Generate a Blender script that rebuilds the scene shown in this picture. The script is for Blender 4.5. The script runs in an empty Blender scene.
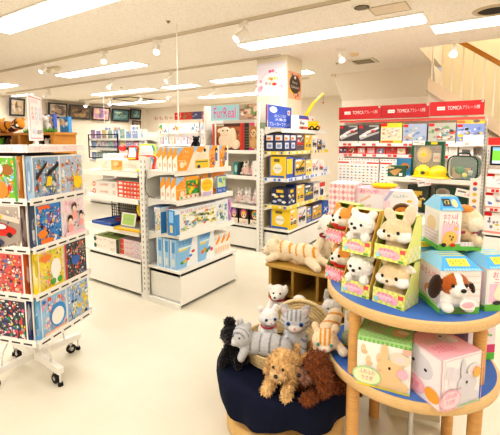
import bpy, math, random
from mathutils import Vector, Matrix, noise

SC = bpy.context.scene
COL = SC.collection
PI = math.pi
R = math.radians

# ------------------------------------------------------------------ colours and materials
def C(h):
    h = h.lstrip('#')
    out = []
    for i in (0, 2, 4):
        c = int(h[i:i + 2], 16) / 255.0
        out.append(c / 12.92 if c <= 0.04045 else ((c + 0.055) / 1.055) ** 2.4)
    return tuple(out)

def mixc(a, b, t):
    return tuple(a[i] * (1 - t) + b[i] * t for i in range(3))

MATS = {}
def mat(key, rough=0.5, metal=0.0, noise_scale=None, noise_amt=0.0, bump=0.0, bump_scale=200.0, spec=0.5,
        emit=0.0, alpha=1.0, sheen=0.0, stretch=None):
    m = bpy.data.materials.new(key)
    m.use_nodes = True
    nt = m.node_tree
    b = nt.nodes['Principled BSDF']
    at = nt.nodes.new('ShaderNodeAttribute'); at.attribute_name = 'Col'
    b.inputs['Roughness'].default_value = rough
    b.inputs['Metallic'].default_value = metal
    b.inputs['Specular IOR Level'].default_value = spec
    if sheen: b.inputs['Sheen Weight'].default_value = sheen
    src = at.outputs['Color']
    tc = nt.nodes.new('ShaderNodeTexCoord')
    vec = tc.outputs['Object']
    if stretch:
        mp = nt.nodes.new('ShaderNodeMapping'); mp.inputs['Scale'].default_value = stretch
        nt.links.new(vec, mp.inputs['Vector']); vec = mp.outputs['Vector']
    if noise_scale:
        n = nt.nodes.new('ShaderNodeTexNoise'); n.inputs['Scale'].default_value = noise_scale
        n.inputs['Detail'].default_value = 3
        nt.links.new(vec, n.inputs['Vector'])
        mr = nt.nodes.new('ShaderNodeMapRange')
        mr.inputs['From Min'].default_value = 0.3; mr.inputs['From Max'].default_value = 0.7
        mr.inputs['To Min'].default_value = 1 - noise_amt; mr.inputs['To Max'].default_value = 1 + noise_amt * 0.4
        nt.links.new(n.outputs['Fac'], mr.inputs['Value'])
        vm = nt.nodes.new('ShaderNodeVectorMath'); vm.operation = 'SCALE'
        nt.links.new(src, vm.inputs[0]); nt.links.new(mr.outputs['Result'], vm.inputs['Scale'])
        src = vm.outputs['Vector']
    nt.links.new(src, b.inputs['Base Color'])
    if bump:
        n2 = nt.nodes.new('ShaderNodeTexNoise'); n2.inputs['Scale'].default_value = bump_scale
        nt.links.new(vec, n2.inputs['Vector'])
        bp = nt.nodes.new('ShaderNodeBump'); bp.inputs['Strength'].default_value = bump
        bp.inputs['Distance'].default_value = 0.004
        nt.links.new(n2.outputs['Fac'], bp.inputs['Height'])
        nt.links.new(bp.outputs['Normal'], b.inputs['Normal'])
    if emit:
        nt.links.new(src, b.inputs['Emission Color'])
        b.inputs['Emission Strength'].default_value = emit
    if alpha < 1: b.inputs['Alpha'].default_value = alpha
    MATS[key] = m
    return m

mat('print', 0.45)
mat('gloss', 0.22)
mat('matte', 0.8)
mat('steel', 0.4, spec=0.4)
mat('chrome', 0.25, metal=0.9)
mat('plush', 0.95, noise_scale=90, noise_amt=0.12, bump=0.7, bump_scale=260, spec=0.1, sheen=0.3)
mat('fur', 0.95, noise_scale=60, noise_amt=0.25, spec=0.1, sheen=0.3)
mat('cloth', 0.9, noise_scale=40, noise_amt=0.12, bump=0.3, bump_scale=500, spec=0.15)
mat('wood', 0.45, noise_scale=18, noise_amt=0.14, stretch=(1, 1, 9))
mat('woodx', 0.45, noise_scale=18, noise_amt=0.10, stretch=(1, 8, 8))
mat('wicker', 0.7, noise_scale=80, noise_amt=0.25)
mat('tube', 0.4, emit=7.0)
mat('glow', 0.4, emit=2.5)
mat('screen', 0.3, emit=0.7)
mat('clear', 0.06, alpha=0.22)
mat('wall', 0.85, noise_scale=1.5, noise_amt=0.02, bump=0.08, bump_scale=90)

# ------------------------------------------------------------------ mesh builder
class MB:
    def __init__(s):
        s.v = []; s.f = []; s.c = []; s.m = []; s.s = []
    def add(s, verts, faces, col, m='print', smooth=False):
        k = len(s.v)
        s.v += [tuple(p) for p in verts]
        multi = isinstance(col, list)
        for i, f in enumerate(faces):
            s.f.append(tuple(k + j for j in f)); s.c.append(col[i] if multi else col)
            s.m.append(m); s.s.append(smooth)
        return s
    def poly(s, pts, col, m='print'):
        return s.add(pts, [tuple(range(len(pts)))], col, m)
    def box(s, x0, y0, z0, x1, y1, z1, col, m='print', **fc):
        v = [(x0, y0, z0), (x1, y0, z0), (x1, y1, z0), (x0, y1, z0), (x0, y0, z1), (x1, y0, z1), (x1, y1, z1), (x0, y1, z1)]
        f = [(0, 3, 2, 1), (4, 5, 6, 7), (0, 1, 5, 4), (1, 2, 6, 5), (2, 3, 7, 6), (3, 0, 4, 7)]
        names = ('D', 'T', 'F', 'Rr', 'B', 'L')
        return s.add(v, f, [fc.get(n, col) for n in names], m)
    def hexa(s, b, t, col, m='print'):
        f = [(3, 2, 1, 0), (4, 5, 6, 7), (0, 1, 5, 4), (1, 2, 6, 5), (2, 3, 7, 6), (3, 0, 4, 7)]
        return s.add(list(b) + list(t), f, col, m)
    def cyl(s, p0, p1, r0, r1=None, n=12, col=(1, 1, 1), m='steel', caps=True, smooth=True):
        r1 = r0 if r1 is None else r1
        p0 = Vector(p0); p1 = Vector(p1); d = (p1 - p0).normalized()
        a = d.orthogonal().normalized(); b = d.cross(a)
        v = []
        for p, r in ((p0, r0), (p1, r1)):
            for i in range(n):
                t = 2 * PI * i / n
                v.append(p + (a * math.cos(t) + b * math.sin(t)) * r)
        s.add(v, [(i, (i + 1) % n, n + (i + 1) % n, n + i) for i in range(n)], col, m, smooth)
        if caps:
            s.add(v[:n], [tuple(reversed(range(n)))], col, m)
            s.add(v[n:], [tuple(range(n))], col, m)
        return s
    def bar(s, p0, p1, w, h, col, m='steel', up=(0, 0, 1)):
        p0 = Vector(p0); p1 = Vector(p1); d = (p1 - p0).normalized()
        a = d.cross(Vector(up))
        a = a.normalized() if a.length > 1e-5 else Vector((1, 0, 0))
        b = a.cross(d).normalized()
        q = lambda p: [p - a * w / 2 - b * h / 2, p + a * w / 2 - b * h / 2, p + a * w / 2 + b * h / 2, p - a * w / 2 + b * h / 2]
        f = [(0, 3, 2, 1), (4, 5, 6, 7), (0, 1, 5, 4), (1, 2, 6, 5), (2, 3, 7, 6), (3, 0, 4, 7)]
        f = [tuple(reversed(x)) for x in f]
        return s.add(q(p0) + q(p1), f, col, m)
    def tube(s, pts, r, n=8, col=(1, 1, 1), m='steel'):
        pts = [Vector(p) for p in pts]
        v = []; ref = None
        for i, p in enumerate(pts):
            d = (pts[min(i + 1, len(pts) - 1)] - pts[max(i - 1, 0)]).normalized()
            a = d.orthogonal().normalized() if ref is None else (ref - d * ref.dot(d)).normalized()
            ref = a; b = d.cross(a)
            rr = r[i] if isinstance(r, (list, tuple)) else r
            for k in range(n):
                t = 2 * PI * k / n
                v.append(p + (a * math.cos(t) + b * math.sin(t)) * rr)
        f = []
        for i in range(len(pts) - 1):
            for k in range(n):
                f.append((i * n + k, i * n + (k + 1) % n, (i + 1) * n + (k + 1) % n, (i + 1) * n + k))
        f.append(tuple(reversed(range(n)))); f.append(tuple(range((len(pts) - 1) * n, len(pts) * n)))
        return s.add(v, f, col, m, True)
    def lathe(s, prof, n=24, c=(0, 0, 0), col=(1, 1, 1), m='steel', smooth=True):
        v = []
        for r, z in prof:
            for k in range(n):
                t = 2 * PI * k / n
                v.append((c[0] + r * math.cos(t), c[1] + r * math.sin(t), c[2] + z))
        f = []
        for i in range(len(prof) - 1):
            for k in range(n):
                f.append((i * n + k, i * n + (k + 1) % n, (i + 1) * n + (k + 1) % n, (i + 1) * n + k))
        s.add(v, f, col, m, smooth)
        return s
    def ell(s, c, r, col, rot=None, n=14, k=9, m='plush', smooth=True):
        if not isinstance(r, (tuple, list)): r = (r, r, r)
        M = rot if isinstance(rot, Matrix) else (Matrix.Identity(3) if rot is None else Matrix.Rotation(rot[2], 3, 'Z') @ Matrix.Rotation(rot[1], 3, 'Y') @ Matrix.Rotation(rot[0], 3, 'X'))
        c = Vector(c)
        v = [c + M @ Vector((0, 0, -r[2]))]
        for i in range(1, k):
            ph = -PI / 2 + PI * i / k
            for j in range(n):
                t = 2 * PI * j / n
                v.append(c + M @ Vector((r[0] * math.cos(ph) * math.cos(t), r[1] * math.cos(ph) * math.sin(t), r[2] * math.sin(ph))))
        v.append(c + M @ Vector((0, 0, r[2])))
        f = []
        for j in range(n):
            f.append((0, 1 + (j + 1) % n, 1 + j))
        for i in range(k - 2):
            for j in range(n):
                a = 1 + i * n
                f.append((a + j, a + (j + 1) % n, a + n + (j + 1) % n, a + n + j))
        top = len(v) - 1; a = 1 + (k - 2) * n
        for j in range(n):
            f.append((a + j, a + (j + 1) % n, top))
        return s.add(v, f, col, m, smooth)
    def prism(s, pts, dirv, col, m='print'):
        """closed outline (list of 3d points) pushed along dirv"""
        n = len(pts); d = Vector(dirv)
        v = [Vector(p) for p in pts] + [Vector(p) + d for p in pts]
        f = [tuple(reversed(range(n))), tuple(range(n, 2 * n))] + [(i, (i + 1) % n, n + (i + 1) % n, n + i) for i in range(n)]
        return s.add(v, f, col, m)
    def merge(s, o, M):
        k = len(s.v)
        s.v += [tuple(M @ Vector(p)) for p in o.v]
        s.f += [tuple(k + j for j in f) for f in o.f]
        s.c += o.c; s.m += o.m; s.s += o.s
        return s
    def mesh(s, name):
        me = bpy.data.meshes.new(name)
        me.from_pydata(s.v, [], s.f)
        keys = []
        for k in s.m:
            if k not in keys: keys.append(k)
        for k in keys: me.materials.append(MATS[k])
        me.polygons.foreach_set('material_index', [keys.index(k) for k in s.m])
        me.polygons.foreach_set('use_smooth', s.s)
        at = me.color_attributes.new('Col', 'FLOAT_COLOR', 'CORNER')
        buf = []
        for f, c in zip(s.f, s.c):
            buf += [c[0], c[1], c[2], 1.0] * len(f)
        at.data.foreach_set('color', buf)
        me.update()
        return me
    def build(s, name, parent=None, loc=(0, 0, 0), rz=0.0, bevel=0.0):
        o = bpy.data.objects.new(name, s.mesh(name))
        COL.objects.link(o)
        o.location = loc; o.rotation_euler = (0, 0, rz)
        if parent is not None: o.parent = parent
        if bevel:
            b = o.modifiers.new('Bevel', 'BEVEL'); b.width = bevel; b.segments = 2; b.limit_method = 'ANGLE'
            b.angle_limit = R(40)
        return o

def tag(o, label, cat, group=None):
    o['label'] = label; o['category'] = cat
    if group: o['group'] = group
    return o
def structure(o, label=None):
    o['kind'] = 'structure'
    if label: o['label'] = label
    return o
def thing(name, label, cat, loc=(0, 0, 0), rz=0.0, group=None):
    o = bpy.data.objects.new(name, None); COL.objects.link(o)
    o.empty_display_size = 0.05
    o.location = loc; o.rotation_euler = (0, 0, rz)
    return tag(o, label, cat, group)
def dup(root, loc, rz=None, label=None, group=None):
    r = root.copy(); COL.objects.link(r); r.location = loc
    if rz is not None: r.rotation_euler = (0, 0, rz)
    if label: r['label'] = label
    if group: r['group'] = group
    def rec(src, dst):
        for ch in list(src.children):
            c = ch.copy(); COL.objects.link(c); c.parent = dst
            rec(ch, c)
    rec(root, r)
    return r

# ------------------------------------------------------------------ printed faces
_tc = {}
def text_mesh(t):
    if t in _tc: return _tc[t]
    cu = bpy.data.curves.new('t', 'FONT'); cu.body = t; cu.resolution_u = 2
    o = bpy.data.objects.new('t', cu); COL.objects.link(o)
    bpy.context.view_layer.update()
    dg = bpy.context.evaluated_depsgraph_get()
    me = bpy.data.meshes.new_from_object(o.evaluated_get(dg))
    vs = [(v.co.x, v.co.y) for v in me.vertices]; fs = [tuple(p.vertices) for p in me.polygons]
    bpy.data.meshes.remove(me); bpy.data.objects.remove(o); bpy.data.curves.remove(cu)
    if vs:
        x0 = min(v[0] for v in vs); x1 = max(v[0] for v in vs); y0 = min(v[1] for v in vs); y1 = max(v[1] for v in vs)
        vs = [((x - x0) / max(x1 - x0, 1e-6), (y - y0) / max(y1 - y0, 1e-6)) for x, y in vs]
    _tc[t] = (vs, fs)
    return _tc[t]

class Face:
    """a flat printed face: o = lower left corner seen from outside, u = full width vector, v = full height vector"""
    def __init__(s, mb, o, u, v, m='print', lift=0.0005):
        s.mb = mb; s.o = Vector(o); s.u = Vector(u); s.v = Vector(v); s.n = s.u.cross(s.v).normalized()
        s.k = 0; s.m = m; s.lift = lift
    def P(s, x, y): return s.o + s.u * x + s.v * y + s.n * (s.lift + 0.0004 * s.k)
    def step(s): s.k += 1; return s
    def poly(s, pts, col, m=None):
        s.k += 1
        s.mb.poly([s.P(x, y) for x, y in pts], col, m or s.m); return s
    def rect(s, x0, y0, x1, y1, col, m=None): return s.poly([(x0, y0), (x1, y0), (x1, y1), (x0, y1)], col, m)
    def ell(s, cx, cy, rx, ry, col, n=14, a0=0):
        return s.poly([(cx + rx * math.cos(2 * PI * i / n + a0), cy + ry * math.sin(2 * PI * i / n + a0)) for i in range(n)], col)
    def circ(s, cx, cy, r, col, n=16):
        """round in metres: r as a fraction of the height"""
        a = s.v.length / s.u.length
        return s.ell(cx, cy, r * a, r, col, n)
    def frame(s, t, col, x0=0., y0=0., x1=1., y1=1.):
        a = s.v.length / s.u.length
        tx = t * a
        s.k += 1; k = s.k
        for r in ((x0, y0, x1, y0 + t), (x0, y1 - t, x1, y1), (x0, y0, x0 + tx, y1), (x1 - tx, y0, x1, y1)):
            s.k = k - 1; s.rect(*r, col)
        return s
    def text(s, t, x0, y0, x1, y1, col):
        s.k += 1
        vs, fs = text_mesh(t)
        if vs: s.mb.add([s.P(x0 + (x1 - x0) * x, y0 + (y1 - y0) * y) for x, y in vs], fs, col, s.m)
        return s
    def mosaic(s, x0, y0, x1, y1, n, pal, seed, rmin=.06, rmax=.2):
        rg = random.Random(seed)
        k0 = s.k
        for i in range(n):
            s.k = k0 + (i % 6)
            rx = rg.uniform(rmin, rmax) * (x1 - x0) * .5; ry = rg.uniform(rmin, rmax) * (y1 - y0) * .6
            cx = rg.uniform(x0 + rx, x1 - rx); cy = rg.uniform(y0 + ry, y1 - ry)
            c = rg.choice(pal)
            if rg.random() < .5: s.ell(cx, cy, rx, ry, c, 9)
            else:
                a = rg.uniform(0, 6.28)
                s.ell(cx, cy, rx, ry, c, 4, a)
        s.k = k0 + 7
        return s
    def stripes(s, x0, y0, x1, y1, n, c, vert=True, duty=.5):
        k = s.k
        for i in range(n):
            s.k = k
            if vert:
                w = (x1 - x0) / n; s.rect(x0 + i * w, y0, x0 + (i + duty) * w, y1, c)
            else:
                w = (y1 - y0) / n; s.rect(x0, y0 + i * w, x1, y0 + (i + duty) * w, c)
        return s
    def checks(s, nx, ny, c, x0=0., y0=0., x1=1., y1=1.):
        k = s.k
        for i in range(nx):
            for j in range(ny):
                if (i + j) % 2:
                    s.k = k
                    s.rect(x0 + (x1 - x0) * i / nx, y0 + (y1 - y0) * j / ny, x0 + (x1 - x0) * (i + 1) / nx, y0 + (y1 - y0) * (j + 1) / ny, c)
        return s

def bface(mb, w, d, h, k, z=0.0, m='print'):
    if k == 'F': return Face(mb, (-w / 2, -d / 2, z), (w, 0, 0), (0, 0, h), m)
    if k == 'R': return Face(mb, (w / 2, -d / 2, z), (0, d, 0), (0, 0, h), m)
    if k == 'L': return Face(mb, (-w / 2, d / 2, z), (0, -d, 0), (0, 0, h), m)
    if k == 'B': return Face(mb, (w / 2, d / 2, z), (-w, 0, 0), (0, 0, h), m)
    if k == 'T': return Face(mb, (-w / 2, -d / 2, z + h), (w, 0, 0), (0, d, 0), m)

def carton_mb(size, base, arts=None):
    w, d, h = size
    mb = MB().box(-w / 2, -d / 2, 0, w / 2, d / 2, h, base)
    for k, fn in (arts or {}).items():
        for kk in k: fn(bface(mb, w, d, h, kk))
    return mb
def carton(name, label, cat, size, loc, rz, base, arts=None, group=None):
    o = carton_mb(size, base, arts).build(name, None, loc, rz)
    return tag(o, label, cat, group)

# palettes
W = C('f6f2ec'); CREAM = C('efe6d4'); BLACK = C('141214'); RED = C('d8201c'); NAVY = C('1c2350'); YEL = C('f6cf1c'); ORG = C('f39a26')
BLUE = C('2a6fd0'); LBLUE = C('8cc4ee'); PINK = C('f3a3bd'); LPINK = C('f8d6de'); HOT = C('e8508a'); GRN = C('5db33c'); LGRN = C('b5dd7a'); DGRN = C('155a3c')
GREY = C('8d8c8c'); LGREY = C('c9c7c4'); DGREY = C('3c3a3c'); TAN = C('d9a866'); BROWN = C('6b3a1c'); TEAL = C('38a8a0'); PURP = C('8a6ac4'); SHELF = C('efece4')
SH2 = C('f3f0e8')

# ------------------------------------------------------------------ the setting
ZC = 2.75
def nodemat(key, build):
    m = bpy.data.materials.new(key); m.use_nodes = True
    build(m.node_tree, m.node_tree.nodes['Principled BSDF']); MATS[key] = m
def floor_nodes(nt, b):
    tc = nt.nodes.new('ShaderNodeTexCoord')
    n = nt.nodes.new('ShaderNodeTexNoise'); n.inputs['Scale'].default_value = 2.2; n.inputs['Detail'].default_value = 6
    nt.links.new(tc.outputs['Object'], n.inputs['Vector'])
    r = nt.nodes.new('ShaderNodeValToRGB')
    r.color_ramp.elements[0].position = .3; r.color_ramp.elements[0].color = (*C('d9d2bf'), 1)
    r.color_ramp.elements[1].position = .7; r.color_ramp.elements[1].color = (*C('e2dac8'), 1)
    nt.links.new(n.outputs['Fac'], r.inputs['Fac'])
    br = nt.nodes.new('ShaderNodeTexBrick'); br.offset = 0; br.inputs['Scale'].default_value = 1.0
    br.inputs['Brick Width'].default_value = .45; br.inputs['Row Height'].default_value = .45
    br.inputs['Mortar Size'].default_value = .002; br.inputs['Mortar Smooth'].default_value = 0.3
    br.inputs['Color1'].default_value = (1, 1, 1, 1); br.inputs['Color2'].default_value = (.97, .97, .96, 1); br.inputs['Mortar'].default_value = (.955, .95, .94, 1)
    nt.links.new(tc.outputs['Object'], br.inputs['Vector'])
    mx = nt.nodes.new('ShaderNodeMix'); mx.data_type = 'RGBA'; mx.blend_type = 'MULTIPLY'; mx.inputs[0].default_value = 1
    nt.links.new(r.outputs['Color'], mx.inputs[6]); nt.links.new(br.outputs['Color'], mx.inputs[7])
    nt.links.new(mx.outputs[2], b.inputs['Base Color'])
    b.inputs['Roughness'].default_value = .32; b.inputs['Specular IOR Level'].default_value = .35
nodemat('floor_vinyl', floor_nodes)
def ceil_nodes(nt, b):
    tc = nt.nodes.new('ShaderNodeTexCoord')
    n = nt.nodes.new('ShaderNodeTexNoise'); n.inputs['Scale'].default_value = 70; n.inputs['Detail'].default_value = 3
    nt.links.new(tc.outputs['Object'], n.inputs['Vector'])
    r = nt.nodes.new('ShaderNodeValToRGB')
    r.color_ramp.elements[0].position = .34; r.color_ramp.elements[0].color = (*C('eee2d4'), 1)
    r.color_ramp.elements[1].position = .5; r.color_ramp.elements[1].color = (*C('fbf3e8'), 1)
    nt.links.new(n.outputs['Fac'], r.inputs['Fac'])
    nt.links.new(r.outputs['Color'], b.inputs['Base Color'])
    b.inputs['Roughness'].default_value = .9; b.inputs['Specular IOR Level'].default_value = .1
nodemat('ceiling_board', ceil_nodes)
WALL = C('f0e4d2')

structure(MB().box(-12, -3.2, -.1, 2.6, 10.4, 0, W, 'floor_vinyl').build('floor'), 'cream vinyl shop floor')
cm = MB()
cm.box(-12, -3.2, ZC, -2.8, 10.4, ZC + .1, W, 'ceiling_board')
cm.box(-2.8, -3.2, ZC, -1.06, 7.05, ZC + .1, W, 'ceiling_board')
cm.box(-1.06, -3.2, ZC, 2.6, 5.75, ZC + .1, W, 'ceiling_board')
structure(cm.build('ceiling'), 'speckled cream ceiling board with an opening over the stairs')
structure(MB().box(-12, -3.2, 0, -11.75, 10.4, ZC, WALL, 'wall').build('wall_left'))
structure(MB().box(-11.75, 10.4, 0, -2.7, 10.6, ZC, WALL, 'wall').build('wall_back'))
structure(MB().box(2.6, -3.2, 0, 2.8, 8.2, 4.7, WALL, 'wall').build('wall_right'))
structure(MB().box(-12, -3.4, 0, 2.8, -3.2, ZC, WALL, 'wall').build('wall_front'))
# sloping underside of the upper stair flight and the wall below it
SOF = C('f3e7d6')
sf = MB()
sf.poly([(-2.8, 7.6, 2.3), (-1.06, 7.6, 2.3), (-1.06, 7.05, ZC), (-2.8, 7.05, ZC)], SOF, 'wall')
sf.poly([(-2.8, 7.6, 0), (-1.06, 7.6, 0), (-1.06, 7.6, 2.3), (-2.8, 7.6, 2.3)], SOF, 'wall')
sf.poly([(-2.8, 7.05, ZC), (-2.8, 10.4, ZC), (-2.8, 10.4, 0), (-2.8, 7.6, 0), (-2.8, 7.6, 2.3)], SOF, 'wall')
sf.box(-2.82, 7.03, 2.70, -2.74, 7.09, ZC, C('f4e6d0'), 'wall')
structure(sf.build('trim_1'), 'sloping plastered underside of the stairs behind the toy shelving')
# stairwell
sw = MB()
sw.box(-1.06, 8.0, 0, 2.6, 8.2, 4.7, C('f3e5c6'), 'wall')
sw.box(-1.16, 5.75, ZC + .101, -1.052, 8.0, 4.7, SOF, 'wall').box(-1.058, 5.752, ZC + .0005, -1.052, 7.06, ZC + .101, SOF, 'wall').poly([(-1.055, 7.05, ZC), (-1.055, 8.0, ZC), (-1.055, 8.0, 2.3), (-1.055, 7.6, 2.3)], SOF, 'wall')
sw.box(-1.06, 5.65, ZC + .1, 2.6, 5.75, 4.7, SOF, 'wall')
structure(sw.build('wall_stairwell'))
structure(MB().box(-1.16, 5.65, 4.7, 2.6, 8.2, 4.8, W, 'wall').build('ceiling_stairwell'))
st = MB()
sl = .72
for i in range(14):                       # steps going down to the right
    x = -1.05 + i * .25; z = 2.30 - i * .18
    if z < .1: break
    st.box(x, 6.62, max(0, z - .45), x + .25, 7.98, z - .03, C('eadfcb'), 'wall')
    st.box(x - .02, 6.62, z - .03, x + .25, 7.98, z, C('9a9d98'), 'matte')
structure(st.build('stairs'), 'flight of stairs with grey treads behind the railing')
sg = MB()
a = (-1.05, 2.47); b2 = (2.0, 2.47 - 3.05 * sl)
sg.prism([(a[0], 6.54, a[1]), (a[0], 6.54, a[1] - .2), (b2[0], 6.54, b2[1] - .2), (b2[0], 6.54, b2[1])], (0, .06, 0), C('ead4b6'), 'wall')
structure(sg.build('trim_2'), 'cream sloping stair stringer')
rl = thing('stair_railing', 'stair railing with thin pale balusters and a brown wooden handrail behind the red shelf headers', 'railing', (-.4, 6.57, 2.1))
def rp(x, y, z): return (x + .4, y - 6.57, z - 2.1)
hm = MB(); hm.bar(rp(-1.0, 6.57, 3.21), rp(1.6, 6.57, 3.21 - 2.6 * sl), .05, .06, C('b87a1e'), 'wood'); hm.build('handrail', rl)
for i in range(18):
    x = -1.0 + i * .138
    zt = 3.19 - (x + 1.0) * sl; zb = 2.46 - (x + 1.05) * sl
    MB().box(x - .009, -.009, zb - 2.1 - .04, x + .009, .009, zt - 2.1, C('efe2cf'), 'steel').merge(MB(), Matrix.Identity(4)).build('baluster', rl, (.4, 0, 0))
# pillar
pl = MB().box(-3.25, 5.1, 0, -2.725, 5.6, ZC, C('f0e4cd'), 'wall')
structure(pl.build('pillar', bevel=.008), 'square cream pillar rising behind the toy vehicle shelves')

def poster_left():
    mb = MB().box(0, 0, 0, .5, .006, .48, W)
    F = Face(mb, (0, 0, 0), (.5, 0, 0), (0, 0, .48))
    F.rect(0, 0, 1, 1, C('e6dfe8')).rect(0, .88, 1, .93, C('e9e4e6'))
    for i in range(17):
        t = PI * (i / 16)
        F.k = 2 + i % 2
        F.ell(.5 + .36 * math.cos(t), .42 + .30 * math.sin(t), .022, .022, C('f0a7bb') if i % 2 else C('f6c6d0'), 8)
    F.ell(.46, .74, .05, .045, HOT).ell(.56, .75, .05, .045, C('ef7a96'))
    for x, y, c in ((.45, .52, 'f2c24e'), (.52, .50, 'e98a5a'), (.62, .52, 'b8d66a'), (.72, .50, 'c6dfa0'), (.34, .38, 'b8a8a0'), (.46, .36, 'c9b7b0'), (.56, .40, 'e9d9a8')):
        F.ell(x, y, .05, .05, C(c))
    F.ell(.62, .34, .08, .045, C('e23c34')).ell(.14, .46, .05, .05, C('f2a0b4')).ell(.12, .22, .08, .08, C('f7b9c6')).ell(.16, .26, .06, .06, C('f39cb2')).ell(.86, .26, .08, .06, C('f7b9c6'))
    return mb
tag(poster_left().build('poster', None, (-3.24, 5.0935, 2.18)), 'white poster with a pink garland arch on the front of the pillar', 'poster')
mb = MB().box(0, 0, 0, .006, .43, .40, C('f2b48c'))
F = Face(mb, (.006, 0, 0), (0, .43, 0), (0, 0, .40))
F.rect(0, 0, 1, 1, C('f2b890')).mosaic(0, 0, 1, 1, 26, [C('e9663c'), YEL, C('7a4a90'), C('f7d9b0'), C('e58a3a')], 5, .1, .18)
F.ell(.5, .55, .42, .34, C('4a3428'), 22).ell(.5, .80, .08, .06, W).text('Party', .3, .55, .66, .66, W).text('Collection', .18, .4, .82, .5, W)
tag(mb.build('poster', None, (-2.7255, 5.13, 2.13)), 'orange poster with a dark oval and white lettering on the right side of the pillar', 'poster')

# ------------------------------------------------------------------ ceiling lights
def light_proto(L, wd):
    t = thing('ceiling_light', 'long recessed fluorescent ceiling light', 'light')
    h = MB().box(-L / 2 - .03, -wd / 2 - .03, -.012, L / 2 + .03, wd / 2 + .03, -.001, C('f3ece0'), 'steel'); h.build('housing', t)
    d = MB().box(-L / 2, -wd / 2, -.022, L / 2, wd / 2, -.012, (1, .98, .95), 'tube'); d.build('diffuser', t)
    return t
def area(x, y, L, wd, P, col=(1, .995, .98)):
    l = bpy.data.lights.new('tube_or_fill_light', 'AREA'); l.shape = 'RECTANGLE'; l.size = L; l.size_y = wd; l.energy = P; l.color = col
    o = bpy.data.objects.new('tube_or_fill_light', l); COL.objects.link(o); o.location = (x, y, ZC - .03)
LP = 23.5
FIX = [
    (-3.75, 2.15, 'nearest fluorescent light above the puzzle rack, cut by the top left corner'),
    (-1.87, 4.36, 'long fluorescent light in front of the pillar, centre of the ceiling'),
    (.36, 4.86, 'fluorescent light cut by the top right edge, beside the stair opening'),
    (-6.1, 4.33, 'fluorescent light in the left middle of the ceiling between the two spotlight rails'),
    (-8.25, 6.55, 'fluorescent light further back on the left, just before the air outlet'),
    (-4.1, 6.5, 'fluorescent light passing behind the pillar'),
    (-6.3, 8.66, 'far fluorescent light above the shelf end with the pink and blue sign'),
    (-10.1, 8.6, 'far fluorescent light behind the air outlet near the framed pictures'),
    (-10.3, 4.31, 'fluorescent light cut by the left edge above the orange plush toys'),
    (-12.0 + .9, 5.47, 'small lit end of a far light at the left edge near the wall'),
]
proto = None
for x, y, lb in FIX:
    if proto is None:
        proto = light_proto(2.2, .3); o = proto; o.location = (x, y, ZC); o['label'] = lb
    elif 'small lit' in lb:
        o = light_proto(.9, .12); o.location = (x, y, ZC); o['label'] = lb
    else:
        o = dup(proto, (x, y, ZC), label=lb)
    o['group'] = 'fluorescent ceiling lights'
    if 'small lit' not in lb: area(x, y, 2.2, .3, LP)
sq = light_proto(.9, .3); sq.location = (-6.3, 6.62, ZC); sq['label'] = 'short bright light panel beside the white hanging cord'; sq['group'] = 'fluorescent ceiling lights'
for x, y in ((-1.87, .0), (-6.1, 0), (1.2, 2.1), (-1.87, -2.0), (-6.1, -2), (1.2, 0)): area(x, y, 2.2, .3, LP * (1.0 if y > 1 else 1.25))  # unseen ceiling lamps without fixtures; those behind the view boosted to brighten fronts
for x, y in ((.6, 7.2),):
    l = bpy.data.lights.new('stair_light', 'AREA'); l.size = 1.5; l.energy = 42; l.color = (1, .9, .74)
    o = bpy.data.objects.new('stair_light', l); COL.objects.link(o); o.location = (.3, 6.8, 4.6)

# spotlight rails and spots
def rail(x0, x1, y, lb):
    t = MB().box(x0, y - .012, ZC - .03, x1, y + .012, ZC, C('d9cbb6'), 'steel').box(x0, y - .008, ZC - .034, x1, y + .008, ZC - .03, C('b8aa94'), 'steel')
    tag(t.build('lighting_track'), lb, 'lighting track', 'ceiling spotlight rails')
rail(-9.5, -1.2, 3.4, 'nearer thin spotlight rail running along the ceiling')
rail(-11, -2.8, 5.02, 'further thin spotlight rail ending above the pillar')
rail(-11, -3.3, 7.1, 'farthest spotlight rail across the back of the ceiling')
def spot_proto():
    t = thing('spotlight', 'x', 'spotlight')
    MB().box(-.06, -.02, -.035, .06, .02, 0, C('f1e9dd'), 'steel').cyl((0, 0, -.03), (0, 0, -.09), .009, n=8, col=C('e9e0d2')).build('mount', t)
    MB().cyl((0, .03, -.08), (0, -.08, -.17), .036, .045, 14, C('f4eee4'), 'steel').build('lamp_head', t)
    MB().cyl((0, -.0805, -.1705), (0, -.083, -.173), .038, .038, 14, (1, .98, .95), 'glow').build('lens', t)
    return t
sp = None
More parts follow.
